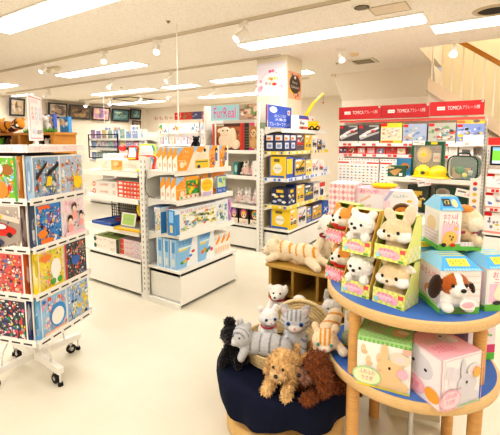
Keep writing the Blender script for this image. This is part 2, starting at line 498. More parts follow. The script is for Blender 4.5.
for x, y, rz, sc, lb in (
        (-6.17, 3.4, .2, 1, 'small spotlight on the nearer rail above the puzzle rack'),
        (-4.65, 3.4, .9, 1.1, 'white spotlight on the nearer rail left of the middle, tilted right'),
        (-3.6, 3.4, .6, 1.15, 'white spotlight on the nearer rail above the low toy shelves'),
        (-2.33, 3.4, -.5, 1.3, 'glowing white spotlight closest to the pillar on the nearer rail'),
        (-8.95, 5.02, -.8, 1.5, 'glowing spotlight at the far left above the price placard'),
        (-6.65, 5.02, .1, 1.2, 'white spotlight on the further rail above the middle shelves'),
        (-5.0, 5.02, -.6, 1.3, 'bright spotlight on the further rail left of the hanging cord'),
        (-5.7, 7.1, -.5, 1.3, 'spotlight on the farthest rail just right of the hanging cord'),
        (-7.1, 7.1, -.5, 1.2, 'spotlight on the farthest rail right of the air outlet'),
        (-8.2, 7.1, .5, 1.4, 'spotlight on the farthest rail in front of the square pictures'),
        (-9.5, 7.1, .7, 1.4, 'spotlight on the farthest rail in front of the landscape pictures'),
        (-10.6, 7.1, .3, 1.4, 'spotlight at the left end of the farthest rail'),
        (-4.5, 7.1, .4, 1.3, 'faint spotlight on the farthest rail over the shelf end sign'),
        (-1.95, 5.2, .6, 1.2, 'small white spotlight on the ceiling right of the pillar'),
        (-.6, 5.55, 0, 1.35, 'white spotlight hanging in front of the stair balusters')):
    if sp is None: sp = spot_proto(); o = sp; o['label'] = lb
    else: o = dup(sp, (0, 0, 0), label=lb)
    o.location = (x, y, ZC - (.034 if y in (3.4, 5.02, 7.1) else 0)); o.rotation_euler = (0, 0, rz); o.scale = (sc * .82,) * 3
    o['group'] = 'ceiling spotlights'

# other ceiling fittings
t = thing('air_vent', 'square ceiling air vent with a dark grille right of the pillar', 'air vent', (-1.93, 6.15, ZC))
MB().box(-.19, -.19, -.015, .19, .19, 0, C('e6dcc6'), 'steel').build('frame', t)
m = MB().box(-.14, -.14, -.018, .14, .14, -.0151, C('6d6350'), 'matte')
for i in range(6): m.box(-.14, -.13 + i * .048, -.024, .14, -.115 + i * .048, -.018, C('b0a48a'), 'steel')
m.build('grille', t)
t = thing('air_outlet', 'square four way ceiling air outlet with black slots, far left', 'air vent', (-9.35, 7.75, ZC))
MB().box(-.55, -.55, -.02, .55, .55, 0, C('efe3c4'), 'steel').build('panel', t)
for k in range(4):
    m = MB().box(-.5, -.53, -.026, .5, -.40, -.0201, BLACK, 'matte')
    o = m.build('slot', t); o.rotation_euler = (0, 0, k * PI / 2)
t = thing('ceiling_speaker', 'round dark ceiling speaker at the top edge right of centre', 'speaker', (-1.19, 3.69, ZC))
MB().lathe([(.0, -.012), (.085, -.012), (.10, 0)], 24, col=C('efe4d2')).build('rim', t)
m = MB().cyl((0, 0, -.0125), (0, 0, -.018), .07, n=24, col=C('5b564c'), m='matte')
for i in range(7): m.box(-.05, -.053 + i * .017, -.021, .05, -.047 + i * .017, -.018, C('a09880'), 'steel')
m.build('grille', t)
t = thing('downlight', 'unlit round dark downlight at the right edge of the ceiling', 'light', (-.17, 4.5, ZC))
MB().lathe([(.13, -.002), (.14, -.016), (.17, -.012), (.18, 0)], 28, col=C('c9b898')).build('ring', t)
MB().cyl((0, 0, -.001), (0, 0, -.004), .135, n=28, col=C('2c2620'), m='matte').build('well', t)
for x, y, lb in ((-2.35, 6.1, 'small brown sprinkler head on the ceiling just right of the pillar'), (-3.03, 3.02, 'small sprinkler head on the ceiling beside the hanging cord'), (-7.6, 6.0, 'tiny sprinkler head on the ceiling at the far left')):
    t = thing('sprinkler', lb, 'sprinkler', (x, y, ZC + .002), group='ceiling sprinklers')
    MB().lathe([(0, -.022), (.012, -.022), (.015, -.01), (.028, 0)], 14, col=C('9a8a74')).build('head', t)
t = thing('smoke_detector', 'small pale round smoke detector left of the square air vent', 'smoke detector', (-1.9, 5.6, ZC))
MB().lathe([(0, -.03), (.05, -.028), (.07, -.012), (.075, 0)], 18, col=C('ead2a4')).build('housing', t)
MB().box(-.2, -.06, -.012, .2, .06, 0, C('efe2cf'), 'steel')
t = thing('access_hatch', 'thin framed access hatch in the ceiling beside the round speaker', 'hatch', (-.99, 3.9, ZC))
MB().box(-.17, -.13, -.006, .17, .13, 0, C('e9dac2'), 'steel').build('plate', t)
fr = MB()
for a1 in ((-.17, -.13, .17, -.125), (-.17, .125, .17, .13), (-.17, -.13, -.165, .13), (.165, -.13, .17, .13)): fr.box(a1[0], a1[1], -.009, a1[2], a1[3], -.006, C('b5a588'))
fr.build('frame', t)
t = thing('emergency_light', 'small twin lamp fitting on the ceiling above the nearer rail, left side', 'light', (-6.5, 3.75, ZC + .002))
MB().box(-.25, -.04, -.02, .1, .04, 0, C('d8c6aa'), 'steel').build('base', t)
for x in (-.15, .12): MB().ell((x, 0, -.04), .05, C('e6d8c0'), m='steel').build('lamp', t)
for x, y, z0, r_, lb in ((-3.03, 3.14, 1.62, .006, 'white cord hanging from the ceiling to the toys in the middle'), (-8.73, 6.32, 1.9, .006, 'thin cord hanging at the far left in front of the pictures')):
    tag(MB().cyl((x, y, z0), (x, y, ZC), r_, n=6, col=C('f6efe4')).build('ceiling_string'), lb, 'cord')

# ------------------------------------------------------------------ pictures high on the left wall
def picture(y0, z, w, h, lb, pal, seed, fr=DGREY):
    t = thing('framed_picture', lb, 'picture', (-11.75, y0 + w / 2, z), R(90), 'framed pictures high on the left wall')
    # local: front faces -Y -> world +X ; leans forward at the top
    m = MB().box(-w / 2, -.03, 0, w / 2, 0, h, fr, 'gloss'); o = m.build('frame', t); o.rotation_euler = (R(9), 0, 0); o.location = (0, -.09, 0)
    m = MB(); F = Face(m, (-w / 2 + .05, -.031, .05), (w - .1, 0, 0), (0, 0, h - .1)); F.rect(0, 0, 1, 1, pal[0]); F.mosaic(0, 0, 1, 1, 26, pal, seed, .15, .5)
    o = m.build('print', t); o.rotation_euler = (R(9), 0, 0); o.location = (0, -.09, 0)
    return t
gy = [C('b9a99b'), C('8d7f78'), C('d8c9b8'), C('6f625c'), C('cbb08a')]
picture(5.35, 2.2, .42, .5, 'narrow dark framed picture at the far left, behind the price placard', gy, 1)
picture(6.45, 2.2, .6, .47, 'pale grey picture in a dark frame, second from the left', gy, 2)
picture(7.12, 2.2, .76, .46, 'dark brown landscape picture, middle of the picture row', [C('6b5648'), C('8e7a5e'), C('4a3c36'), C('c4a884'), C('a3895c')], 3)
picture(7.94, 2.19, .68, .46, 'colourful pink and violet picture in a dark frame', [C('d9a9a0'), C('b58ab0'), C('e2c0a0'), C('8a70a8'), C('d48a8a')], 4)
picture(8.72, 2.19, .74, .45, 'blue and green landscape picture in a black frame', [C('4a6a6c'), C('7d9a94'), C('35504e'), C('a9bba0'), C('50748e')], 5, BLACK)
picture(9.52, 2.3, .5, .38, 'small square blue green picture above a smaller brown one', [C('557580'), C('6f9a9c'), C('33504e'), C('9db6a0')], 6, BLACK)
picture(9.6, 1.96, .4, .3, 'smallest brown picture, hung under the square blue green one', [C('8d7468'), C('b09a8a'), C('5a463e')], 7)

# ------------------------------------------------------------------ shop shelving
def shelf_profile(w, d, z, th=.03, lip=.045, br=.09, col=SHELF, arch=True, m='steel'):
    """one shelf board with a front lip and curved end brackets; back at y=0, front at y=-d, top at z"""
    mb = MB()
    mb.box(-w / 2 + .004, -d, z - .012, w / 2 - .004, -.004, z, col, m)
    mb.box(-w / 2 + .004, -d - .006, z - lip, w / 2 - .004, -d, z + .004, SH2, m)
    if arch:
        for sx in (-1, 1):
            x = sx * (w / 2 - .008)
            pts = [(x, -.004, z - .012), (x, -.004, z - br)]
            for i in range(9):
                t = i / 8
                pts.append((x, -.02 - (d - .03) * t, z - .012 - (br - .012 - .02) * (1 - t) ** 2.6 - .02))
            pts.append((x, -d, z - .012))
            mb.prism(pts, (-.006 * sx, 0, 0), col, m)
    return mb
def shelving(name, label, w, d, top, shelves, deck, loc, rz, group=None, back=True, backcol=SHELF, rails=None, sides=None, kick=True, depths=None):
    t = thing(name, label, 'shelving', loc, rz, group)
    if back: MB().box(-w / 2 + .02, -.006, .05, w / 2 - .02, .006, top - .01, backcol, 'steel').build('back_panel', t)
    for sx in (-1, 1):
        m = MB().box(sx * w / 2 - .018, -.03, 0, sx * w / 2 + .018, .03, top, SHELF, 'steel')
        n = int(top / .05)
        for i in range(2, n):                     # slots for the brackets
            m.box(sx * w / 2 - .004, -.0312, i * .05, sx * w / 2 + .004, -.0301, i * .05 + .022, C('a79f90'), 'matte')
            m.box(sx * w / 2 + sx * .0181, -.006, i * .05, sx * w / 2 + sx * .0192, .006, i * .05 + .022, C('a79f90'), 'matte')
        m.build('upright', t)
        MB().box(sx * w / 2 - .014, -d, 0.0, sx * w / 2 + .014, -.03, .05, SHELF, 'steel').box(sx * w / 2 - .012, -d - .004, .0, sx * w / 2 + .012, -d, .055, SH2, 'steel').build('foot', t)
    if kick:
        MB().box(-w / 2 + .016, -d - .002, .03, w / 2 - .016, -d + .012, deck - .05, SH2, 'steel').box(-w / 2 + .03, -d + .012, .03, -w / 2 + .036, -.03, deck - .035, SHELF, 'steel').box(w / 2 - .036, -d + .012, .03, w / 2 - .03, -.03, deck - .035, SHELF, 'steel').build('kick_panel', t, bevel=.004)
    MB().box(-w / 2 + .004, -d - .006, deck - .022, w / 2 - .004, -.006, deck, SHELF, 'steel').box(-w / 2 + .03, -d + .02, deck - .06, w / 2 - .03, -.03, deck - .022, C('3a352c'), 'matte').build('base_deck', t)  # dark strip under the deck paints in the shadow above the kick panel
    for i, z in enumerate(shelves):
        dd = d if depths is None else depths[i]
        o = shelf_profile(w - .03, dd, z).build('shelf', t)
        if rails and i < len(rails) and rails[i]:
            rails[i](o, w, dd, z)
    if sides:
        for sx in sides: MB().box(sx * w / 2 - .012, -d, .05, sx * w / 2 + .012, 0, top, SH2, 'steel').build('side_panel', t)
    return t

# low island: end unit facing the camera and the unit facing right
shelving('gondola_shelf', 'low cream metal shelf unit holding long boxed games and trays, left of centre', .87, .43, 1.20, [.635, .945, 1.2], .37, (-3.25, 2.815, 0), 0, 'low cream shelf units', backcol=C('b9ad9c'))
shelving('gondola_shelf', 'low cream metal shelf unit facing the aisle with orange and light blue game boxes', .86, .43, 1.36, [.67, .975, 1.235], .345, (-2.755, 2.81, 0), R(90), 'low cream shelf units', depths=[.42, .40, .38])
# mesh grid panels at the back of the end unit
t = thing('wire_grid', 'dark wire mesh grid at the back of the low shelf unit', 'wire grid', (-3.45, 2.70, .6355))
m = MB(); n = 12
for i in range(n + 1): m.box(-.2 + i * .4 / n - .004, -.001, 0, -.2 + i * .4 / n + .004, .002, .22, C('4a4644'), 'steel')
for i in range(8): m.box(-.2, -.004, i * .22 / 7 - .004, .2, -.001, i * .22 / 7 + .004, C('4a4644'), 'steel')
m.build('mesh', t)
fm = MB()
for a1 in ((-.205, 0, .205, .006), (-.205, .216, .205, .222), (-.205, 0, -.199, .222), (.199, 0, .205, .222)): fm.box(a1[0], -.006, a1[1], a1[2], .004, a1[3], BLACK, 'steel')
fm.build('frame', t)

# tall island behind: end unit facing the camera and the long unit facing right with toy vehicles
eg = shelving('gondola_shelf', 'tall cream end shelf with the pink and blue sign, dolls and plush packages', .92, .43, 2.0, [.615, 1.02, 1.37], .345, (-3.185, 4.74, 0), 0, 'tall cream shelf units', backcol=C('dfd6c6'), sides=[-1])
def strip(cols):
    def fn(o, w, d, z):
        m = MB(); F = Face(m, (-w / 2 + .02, -d - .007, z - .042), (w - .04, 0, 0), (0, 0, .045), 'print', .0004)
        F.rect(0, 0, 1, 1, cols[0]); rg = random.Random(int(z * 100)); k = F.k
        for i in range(26):
            F.k = k
            if i % 3: F.rect(i / 26, .1, (i + .75) / 26, .9, cols[1 + rg.randrange(len(cols) - 1)])
        G = Face(m, (-w / 2 + .0145, -.03, z - .042), (0, -d + .03, 0), (0, 0, .045), 'print', .0004); G.rect(0, 0, 1, 1, cols[0]); k = G.k
        for i in range(5): G.k = k; G.rect(i / 5 + .05, .15, i / 5 + .15, .85, cols[1 + i % (len(cols) - 1)])
        m.build('price_strip', o)
    return fn
ys = strip([C('f5da3c'), C('3c6fd0'), W, C('f5da3c'), C('f0e9d8')])
bs = strip([C('e9edf4'), C('3f74cc'), W, C('5d8ad6')])
shelving('gondola_shelf', 'tall cream shelf unit facing right, stacked with boxed toy vehicles', 1.5, .42, 1.66, [.65, 1.01, 1.36, 1.65], .33, (-2.69, 5.085, 0), R(90), 'tall cream shelf units', rails=[ys, bs, ys, None], backcol=C('d9cfbd'), depths=[.39, .37, .33, .29])
MB().box(.452, -.455, 0, .488, -.432, 2.0, SH2, 'steel').build('corner_post', eg)

# sign over the end unit
t = thing('shelf_sign', 'light blue sign with pink cartoon lettering above boxed animal toys', 'sign', (-3.17, 4.33, 1.78))
m = MB().box(-.37, 0, 0, .46, .012, .21, W)
F = Face(m, (-.37, 0, 0), (.83, 0, 0), (0, 0, .21))
F.rect(0, 0, .6, 1, C('9fd2de')).rect(0, .0, .6, .08, C('b9e0e6')).text('FurReal', .055, .15, .54, .9, C('f7c9dd')).text('FurReal', .065, .18, .53, .87, C('e0509c'))
F.rect(.6, 0, 1, 1, C('b59a88')).mosaic(.6, 0, 1, 1, 30, [C('8d6a52'), C('e8c8b4'), C('f0ddd0'), C('5f4a40'), C('7a9a5a'), C('d8a888')], 12, .12, .3)
m.build('board', t)
for x in (-.3, .38): MB().box(x - .01, .012, -.42, x + .01, .024, .2, SHELF, 'steel').build('bracket', t)

# red header wall with boxed toy cars at the back right
TW = shelving('wall_shelf', 'white wall shelf of boxed toy cars under three red header boards', 2.04, .36, 1.84, [.75, 1.29, 1.46], .3, (-1.255, 6.37, 0), 0, None, backcol=C('f1e7da'), depths=[.33, .30, .35],
    rails=[None, strip([C('f4e3df'), RED, W, C('e0605a')]), strip([C('f7ebe6'), C('e05048'), W])])
for i in range(3):
    t = thing('header_board', ['left red header board, over the race track boxes', 'middle red header board', 'right red header board nearest the stairs, set slightly higher'][i], 'sign', (-1.93 + i * .672, 6.02, 1.835 + (.0, .0, .012)[i]), group='red header boards')
    m = MB().box(-.332, 0, 0, .332, .03, .195, C('b8121a') if i == 1 else C('c4161c'))
    F = Face(m, (-.332, 0, 0), (.664, 0, 0), (0, 0, .195))
    F.rect(0, 0, 1, .03, C('8d1014')).rect(.14, .40, .29, .64, W).text('TAKARA', .15, .45, .28, .58, C('b03a3a')).text('TOMICA', .34, .40, .60, .66, W).text('プラレール', .61, .42, .86, .68, C('f4c9c4')).text('売場', .86, .42, .92, .68, W)
    m.build('board', t)
    MB().cyl((.31, -.001, .175), (.31, -.012, .175), .016, n=12, col=C('b9c0c8'), m='chrome').build('clip', t)
tag(MB().box(-2.26, 6.06, 1.79, -.24, 6.07, 1.822, C('f4e8e2'), **{'F': C('dd5850')}).build('header_strip'), 'thin red and white strip under the red header boards', 'strip')

# shelf with the play helmets
hs = shelving('helmet_shelf', 'white shelf unit with yellow play helmets and a clear case, behind the plush boxes', .93, .44, 1.12, [.70, 1.09], .25, (-.68, 4.94, 0), 0, None, back=False)
MB().box(-.45, -.02, .05, .45, -.005, 1.05, C('d9cfbf'), 'steel').build('back_panel', hs)
m = MB().box(.41, -.47, 0, .50, -.45, 1.12, SH2, 'steel')
F = Face(m, (.41, -.47, .55), (.09, 0, 0), (0, 0, .55))
for y, c in ((.94, RED), (.84, C('7a86c0')), (.74, C('e8c23c')), (.62, C('e0a040')), (.5, C('8a8ab8')), (.36, C('d9d0c4'))): F.ell(.5, y, .22, .035, c)
m.build('sticker_post', hs)

# low white display unit with the pink boxes
shelving('display_shelf', 'low white display unit under the pink boxes, hidden behind the boxed plush dogs', .9, .5, .76, [], .745, (-1.02, 4.02, 0), 0, None)

# rack at the right edge
rr = shelving('side_shelf', 'red topped shelf of boxed toys at the right edge of the photo', 1.3, .36, 1.45, [.62, .87, 1.12], .28, (.47, 6.26, 0), 0, None, backcol=C('eadbd0'), rails=[strip([C('f3dcd6'), RED, W])] * 3)
m = MB().box(-.65, -.37, 1.445, .65, -.34, 1.54, C('dc2a26'))
Face(m, (-.65, -.37, 1.445), (1.3, 0, 0), (0, 0, .095)).text('トミカ', .13, .2, .26, .6, W)
m.build('header_board', rr)

# ------------------------------------------------------------------ goods on the low island
RX = R(90)
def art_label(bg, bars, title=None, tcol=W, seed=0, pal=None, area_=(.3, .1, .95, .7)):
    def fn(F):
        F.rect(0, 0, 1, 1, bg)
        for b in bars: F.rect(*b)
        if pal: F.mosaic(*area_, 16, pal, seed, .12, .35)
        if title: F.text(title[0], *title[1:5], tcol)
    return fn
g = 'long flat game boxes on the low shelf unit'
PAL = [C('f2d9c4'), C('e9b48a'), C('c9d7e6'), C('f6e7a8'), C('e0a0a0'), W]
carton('game_box', 'wide cream game box with an orange print on top of the low shelf unit', 'game', (.66, .3, .11), (-3.17, 2.57, 1.2045), 0, C('f6ecdc'),
       {'F': lambda F: F.rect(0, 0, 1, 1, C('f4ead9')).rect(.36, .05, .62, .95, C('f6b468')).mosaic(.4, .1, .62, .9, 10, [C('f39a3c'), C('f7cf9a')], 3, .2, .4).mosaic(.02, .1, .3, .9, 8, [C('f4d4c4'), C('e8e0c0')], 4, .1, .3).text('どうぶつえん', .65, .3, .95, .7, C('e7b59a')),
        'T': lambda F: F.rect(0, 0, 1, 1, C('faf4ea')).mosaic(.1, .1, .9, .9, 10, [C('f7ddc0'), C('f3e6c0'), C('f6d0c0')], 5, .1, .2)}, g)
carton('game_box', 'white flat box with red lettering lying on the wide cream game box', 'game', (.46, .22, .05), (-3.24, 2.6, 1.3155), .08, C('f8f3ea'),
       {'F': lambda F: F.text('おえかきボード', .1, .25, .6, .8, C('e8745a')).rect(.66, .2, .95, .8, C('c9a48a')), 'T': lambda F: F.mosaic(.05, .1, .95, .9, 14, [C('f6d8b8'), C('f2e8d0'), C('f3bfa8')], 8, .1, .25)}, g)
carton('game_box', 'small red and white package standing behind the flat white box', 'game', (.2, .05, .16), (-3.12, 2.75, 1.2045), .0, C('f7ece4'),
       {'F': lambda F: F.rect(0, .55, 1, 1, C('e6523a')).text('せんせい', .1, .65, .9, .9, W).mosaic(.05, .05, .95, .5, 8, [C('f3a28c'), W, C('e8745a')], 3, .2, .4)}, g)
def drawing_board(lb, w, h, loc, rz, tilt, fr, ru):
    t = thing('drawing_board', lb, 'drawing toy', loc, rz, 'drawing boards on the low shelf unit')
    M = Matrix.Rotation(tilt, 4, 'X')
    def b(name, mb):
        m2 = MB().merge(mb, M); return m2.build(name, t, bevel=.0)
    pts = []
    for i in range(28):
        a = 2 * PI * i / 28; q = 5
        cx = abs(math.cos(a)) ** (2 / q) * (1 if math.cos(a) > 0 else -1); sz = abs(math.sin(a)) ** (2 / q) * (1 if math.sin(a) > 0 else -1)
        pts.append((cx * w / 2, 0, h / 2 + sz * h / 2))
    b('frame', MB().prism(pts, (0, .018, 0), fr, 'gloss'))
    s = MB(); F = Face(s, (-w * .38, -.001, h * .2), (w * .76, 0, 0), (0, 0, h * .66)); F.rect(0, 0, 1, 1, C('f4f1ee')).stripes(.1, .1, .9, .9, 6, C('dcd6d6'), False, .3)
    b('screen', s)
    s = MB(); s.box(-w * .4, -.012, h * .04, w * .4, 0, h * .15, ru, 'gloss'); b('slider', s)
    s = MB(); s.cyl((w * .3, -.01, h * .9), (w * .46, -.012, h * .55), .006, n=8, col=C('3aa6c8'), m='gloss'); b('pen', s)
    return t
drawing_board('small red framed drawing board standing above the cream game box', .115, .14, (-2.96, 2.425, 1.3155), .2, R(-14), C('d9402e'), C('e9c63c'))
drawing_board('larger red framed drawing board leaning to the right at the shelf corner', .21, .17, (-2.80, 2.43, 1.2045), .2, R(-20), C('e2492f'), C('c8dc50'))
drawing_board('yellow green framed drawing board half hidden behind the red framed ones', .22, .16, (-2.9, 2.55, 1.3155), .1, R(-10), C('c9d860'), C('58b0c8'))
# handle toys above
t = thing('toy_case', 'orange toy case with a teal carry handle on top of the low shelf unit', 'toy', (-2.945, 2.76, 1.2045), .0)
MB().box(-.14, -.03, 0, .14, .03, .17, C('f0e9e0'), 'gloss', F=C('e9583a')).build('case', t, bevel=.008)
MB().tube([(-.0, 0, .17), (.02, 0, .205), (.08, 0, .215), (.13, 0, .2), (.15, 0, .165)], .012, 8, C('2f9fc0'), 'gloss').build('handle', t)
t = thing('toy_figure', 'small red and black toy lying on the back row of the low shelf unit', 'toy', (-3.42, 2.755, 1.2005), .0)
MB().box(-.1, -.03, 0, .1, .03, .2, C('f4e9de')).ell((-.04, -.03, .22), (.06, .04, .035), C('e2312a'), m='gloss').ell((.05, -.02, .22), (.04, .035, .03), C('1d3a2a'), m='gloss').build('body', t)

# second shelf
def red_spine(n):
    def fn(F):
        F.rect(0, 0, 1, 1, C('f2694a')).rect(0, .72, 1, 1, C('e8482f')).rect(.06, .2, .2, .8, W)
        for i in range(5): F.ell(.3 + .12 * i, .42, .04, .25, [W, C('f7c8a0'), C('b9d0e8')][i % 3], 8)
        F.rect(.9, 0, 1, 1, C('2d5fae'))
    return fn
for i in range(2):
    carton('game_box', ['lower of two white game boxes with an orange emblem on the second shelf', 'upper of two white game boxes with an orange emblem on the second shelf'][i], 'game', (.42, .3, .072), (-3.38, 2.57, .9455 + i * .0725), 0, C('f4efe6'),
           {'F': lambda F: F.circ(.08, .5, .36, C('ef6a3a')).circ(.08, .5, .18, W).text('GAME', .3, .36, .62, .66, C('e87a66')).rect(.8, .2, .9, .8, C('e6d4c8'))}, g)
for i in range(4):
    carton('game_box', ['bottom', 'second from bottom', 'third from bottom', 'top'][i] + ' red spined game box in the stack of four on the second shelf', 'game', (.40, .3, .040), (-2.98, 2.57, .9455 + i * .0405), 0, C('f4efe6'), {'F': red_spine(i), 'R': lambda F: F.rect(0, 0, 1, 1, C('2d5fae'))}, g)
# third shelf
def tray(lb, col, loc, rz, w=.34, d=.26, h=.03, inner=None):
    t = thing('tray', lb, 'tray', loc, rz, 'plastic trays on the low shelf unit')
    m = MB().box(-w / 2, -d / 2, 0, w / 2, d / 2, .008, col, 'gloss')
    for a1 in ((-w / 2, -d / 2, w / 2, -d / 2 + .02), (-w / 2, d / 2 - .02, w / 2, d / 2), (-w / 2, -d / 2, -w / 2 + .02, d / 2), (w / 2 - .02, -d / 2, w / 2, d / 2)):
        m.box(a1[0], a1[1], .008, a1[2], a1[3], h, col, 'gloss')
    m.build('rim', t, bevel=.004)
    if inner: MB().box(-w / 2 + .021, -d / 2 + .021, .0085, w / 2 - .021, d / 2 - .021, .018, inner, 'matte').build('insert', t)
    return t
tray('blue plastic tray at the left of the third shelf', C('2a55a8'), (-3.43, 2.55, .636), .0, .34, .3, .03, C('234a96'))
tray('yellow plastic tray with a grey insert sticking out at the right of the third shelf', C('f0bd2e'), (-2.985, 2.50, .636), .08, .36, .3, .028, C('cfd0c2'))
def card_stand(lb, loc, rz, w, h, fn, base=W):
    t = thing('card_stand', lb, 'sign', loc, rz, 'small price cards on the low shelves')
    m = MB().box(-w / 2, 0, 0, w / 2, .003, h, base); m2 = MB().merge(m, Matrix.Rotation(R(-12), 4, 'X')); 
    F = Face(m, (-w / 2, 0, 0), (w, 0, 0), (0, 0, h)); fn(F)
    m2 = MB().merge(m, Matrix.Rotation(R(-12), 4, 'X')); m2.build('card', t)
    MB().box(-w * .3, .0, 0, w * .3, .05, .004, C('e4e0da'), 'gloss').build('foot', t)
    return t
card_stand('white card with a green label between the two trays', (-3.045, 2.42, .665), .05, .2, .13, lambda F: F.rect(.1, .1, .9, .9, C('b9dc7c')).text('ボードゲーム', .2, .42, .8, .6, C('5a90b8')))
t = thing('round_sign', 'round yellow price sign with red lettering above the green card', 'sign', (-2.90, 2.47, .665), .0)
MB().cyl((0, 0, 0), (0, 0, .12), .004, n=6, col=W).build('stem', t)
m = MB().cyl((0, -.004, .165), (0, 0, .165), .062, n=28, col=C('f6d23c'), m='print'); F = Face(m, (-.062, -.004, .103), (.124, 0, 0), (0, 0, .124)); F.text('あそべる', .2, .5, .8, .68, C('e0643c')).text('みほん', .3, .28, .7, .45, C('e0643c')); m.build('disc', t)
for i, (x, lb, c1) in enumerate(((-3.12, 'dark blue boxed game leaning at the back of the third shelf behind the cards', C('2f4a8a')), (-2.88, 'pale boxed game with dark print at the back right of the third shelf', C('7f92ac')))):
    carton('game_box', lb, 'game', (.2, .05, .22), (x, 2.74, .636), 0, c1, {'F': lambda F, c=c1, i=i: F.rect(0, 0, 1, 1, c).mosaic(0, 0, 1, 1, 18, [C('203060'), W, C('7088b8'), C('d8c8b0'), C('4a5a90')], 20 + i, .15, .4)}, g)
carton('game_box', 'dark red boxed game lying under the wire grid on the third shelf', 'game', (.2, .16, .035), (-3.26, 2.6, .667), .1, C('7a2c34'), {'F': lambda F: F.mosaic(0, 0, 1, 1, 10, [C('b04a50'), C('5a2028'), W], 2, .1, .4)}, g)
# base deck stacks
for i in range(2):
    carton('game_box', ['lower', 'upper'][i] + ' long white and green game box in the left stack on the bottom deck', 'game', (.42, .3, .07), (-3.37, 2.55, .3705 + i * .0705), 0, C('b7c46a'),
           {'F': lambda F: F.rect(0, 0, 1, 1, C('f3eee4')).circ(.07, .5, .34, C('1f5a44')).text('ゲーム', .16, .36, .34, .7, C('e0604a')).mosaic(.4, .15, .98, .85, 8, [C('d9b0a0'), C('9ab05a'), C('e8d8b8')], 3, .08, .2).rect(.9, 0, 1, 1, C('3b3a3c')), 'T': lambda F: F.rect(0, 0, 1, 1, C('a8b860')).mosaic(.1, .1, .9, .9, 14, [C('7a8a4a'), C('c8d488'), C('5a6a3a')], 6, .1, .3)}, g)
for i in range(3):
    carton('game_box', ['bottom', 'middle', 'top'][i] + ' red and lilac game box in the right stack on the bottom deck', 'game', (.36, .3, .053), (-2.97, 2.56, .3705 + i * .0535), 0, C('c8b4b8'),
           {'F': lambda F: F.rect(0, 0, 1, 1, C('e9d4d4')).rect(0, .05, .14, .95, C('e0443c')).text('ジェンガ', .18, .3, .5, .75, C('dd5a50')).mosaic(.5, .1, 1, .9, 9, [C('b8b8d8'), C('e8a8a0'), W], 5, .1, .3)}, g)

_HF = {1.2355: 1.18, .9755: 1.12, .6705: 1.25, .3455: 1.14}
def acarton(name, label, cat, size, loc, rz, base, arts=None, group=None):
    f = _HF.get(round(loc[2], 4), 1.0)
    return carton(name, label, cat, (size[0] * 1.02, size[1], size[2] * f), loc, rz, base, arts, group)
# unit facing right: world +X. local width runs along world Y
def orange_cover(seed):
    rg = random.Random(seed)
    def fn(F):
        F.rect(0, 0, 1, 1, C('f6a637')).poly([(0, .62), (.4, 1), (0, 1)], C('a6c8ec')).poly([(.55, 0), (1, 0), (1, .8)], C('f8ecd8'))
        F.text('くもん', .3, .74, .72, .9, C('fdeccb')).text('パズル', .32, .54, .7, .68, C('fbdcb0')).circ(.25, .25, .14, C('fbe3c6')).ell(.45, .3, .1, .1, C('f8d8a8'))
        F.rect(.05, .42, .5, .46, C('f9d39a'))
    return fn
def orange_spine(F):
    F.rect(0, 0, 1, 1, C('faf3e8')).rect(0, .68, 1, 1, C('a9c8ea')).poly([(0, .45), (1, .7), (1, 1), (.6, 1), (0, .72)], C('f5a53a')).rect(.3, .15, .7, .32, C('f0c9a0'))
def puzzle_pic(F):
    orange_cover(1)(F)
    F.rect(.42, .2, 1, .82, C('4da64a')).mosaic(.42, .2, 1, .82, 16, [YEL, C('f08a2c'), C('3c7ac8'), C('6cc05a'), C('e23c34'), C('2f8a48')], 9, .15, .3).rect(.1, .02, .95, .16, C('fbf2e2'))
    for i in range(4): F.ell(.2 + .2 * i, .09, .05, .05, [C('6ab04a'), C('f0a030'), C('e87830'), C('d85040')][i], 8)
def gx(x): return x
go = 'orange game boxes on the low shelf unit facing the aisle'
# row on the top shelf z = 1.235
for i in range(4):
    acarton('game_box', ['rearmost', 'second rearmost', 'third', 'frontmost'][i] + ' orange and light blue game box of the four nearest on the top shelf', 'game', (.21, .055, .175), (-2.575 + i * .062, 2.53, 1.2355), RX, C('faf3e8'), {'F': orange_cover(i), 'L': orange_spine}, go)
def cream_yellow(F):
    F.rect(0, 0, 1, 1, C('f6ead6')).poly([(0, .7), (.3, 1), (0, 1)], C('a6c8ec')).poly([(.3, 1), (.75, 1), (.5, .72), (.15, .8)], C('f3a84a')).rect(.1, .05, .95, .42, C('f7cf3a')).rect(.12, .3, .9, .36, C('7a8a5a')).ell(.5, .58, .3, .14, C('f3dfc8')).circ(.7, .83, .08, C('2a2020')).ell(.3, .12, .1, .08, C('30436a'))
acarton('game_box', 'cream game box with a yellow picture beside the four orange boxes', 'game', (.22, .06, .18), (-2.40, 2.755, 1.2355), RX, W, {'F': cream_yellow, 'L': orange_spine}, go)
def boy(seed):
    def fn(F):
        F.rect(0, 0, 1, 1, C('f5a23a')).poly([(0, .7), (.35, 1), (0, 1)], C('a6c8ec')).poly([(.5, 0), (1, 0), (1, 1), (.8, 1)], C('f9efe0')).rect(.6, .3, .82, .68, C('4f7ac0')).circ(.71, .8, .1, C('2c2024')).ell(.71, .74, .07, .06, C('f4cfae'))
        F.mosaic(.1, .05, .65, .5, 14, [C('d84a3a'), C('3c8ad0'), W, C('68b050'), C('6a4a8a')], seed, .1, .2).text('めいろ', .1, .62, .5, .8, C('fbe4c2'))
    return fn
for i, (y, w_) in enumerate(((2.955, .16), (3.115, .14))):
    acarton('game_box', ['orange game box with a standing child in blue printed on it, top shelf', 'last orange game box at the far end of the top shelf'][i], 'game', (w_, .06, .185), (-2.41, y, 1.2355), RX, W, {'F': boy(i), 'L': orange_spine}, go)
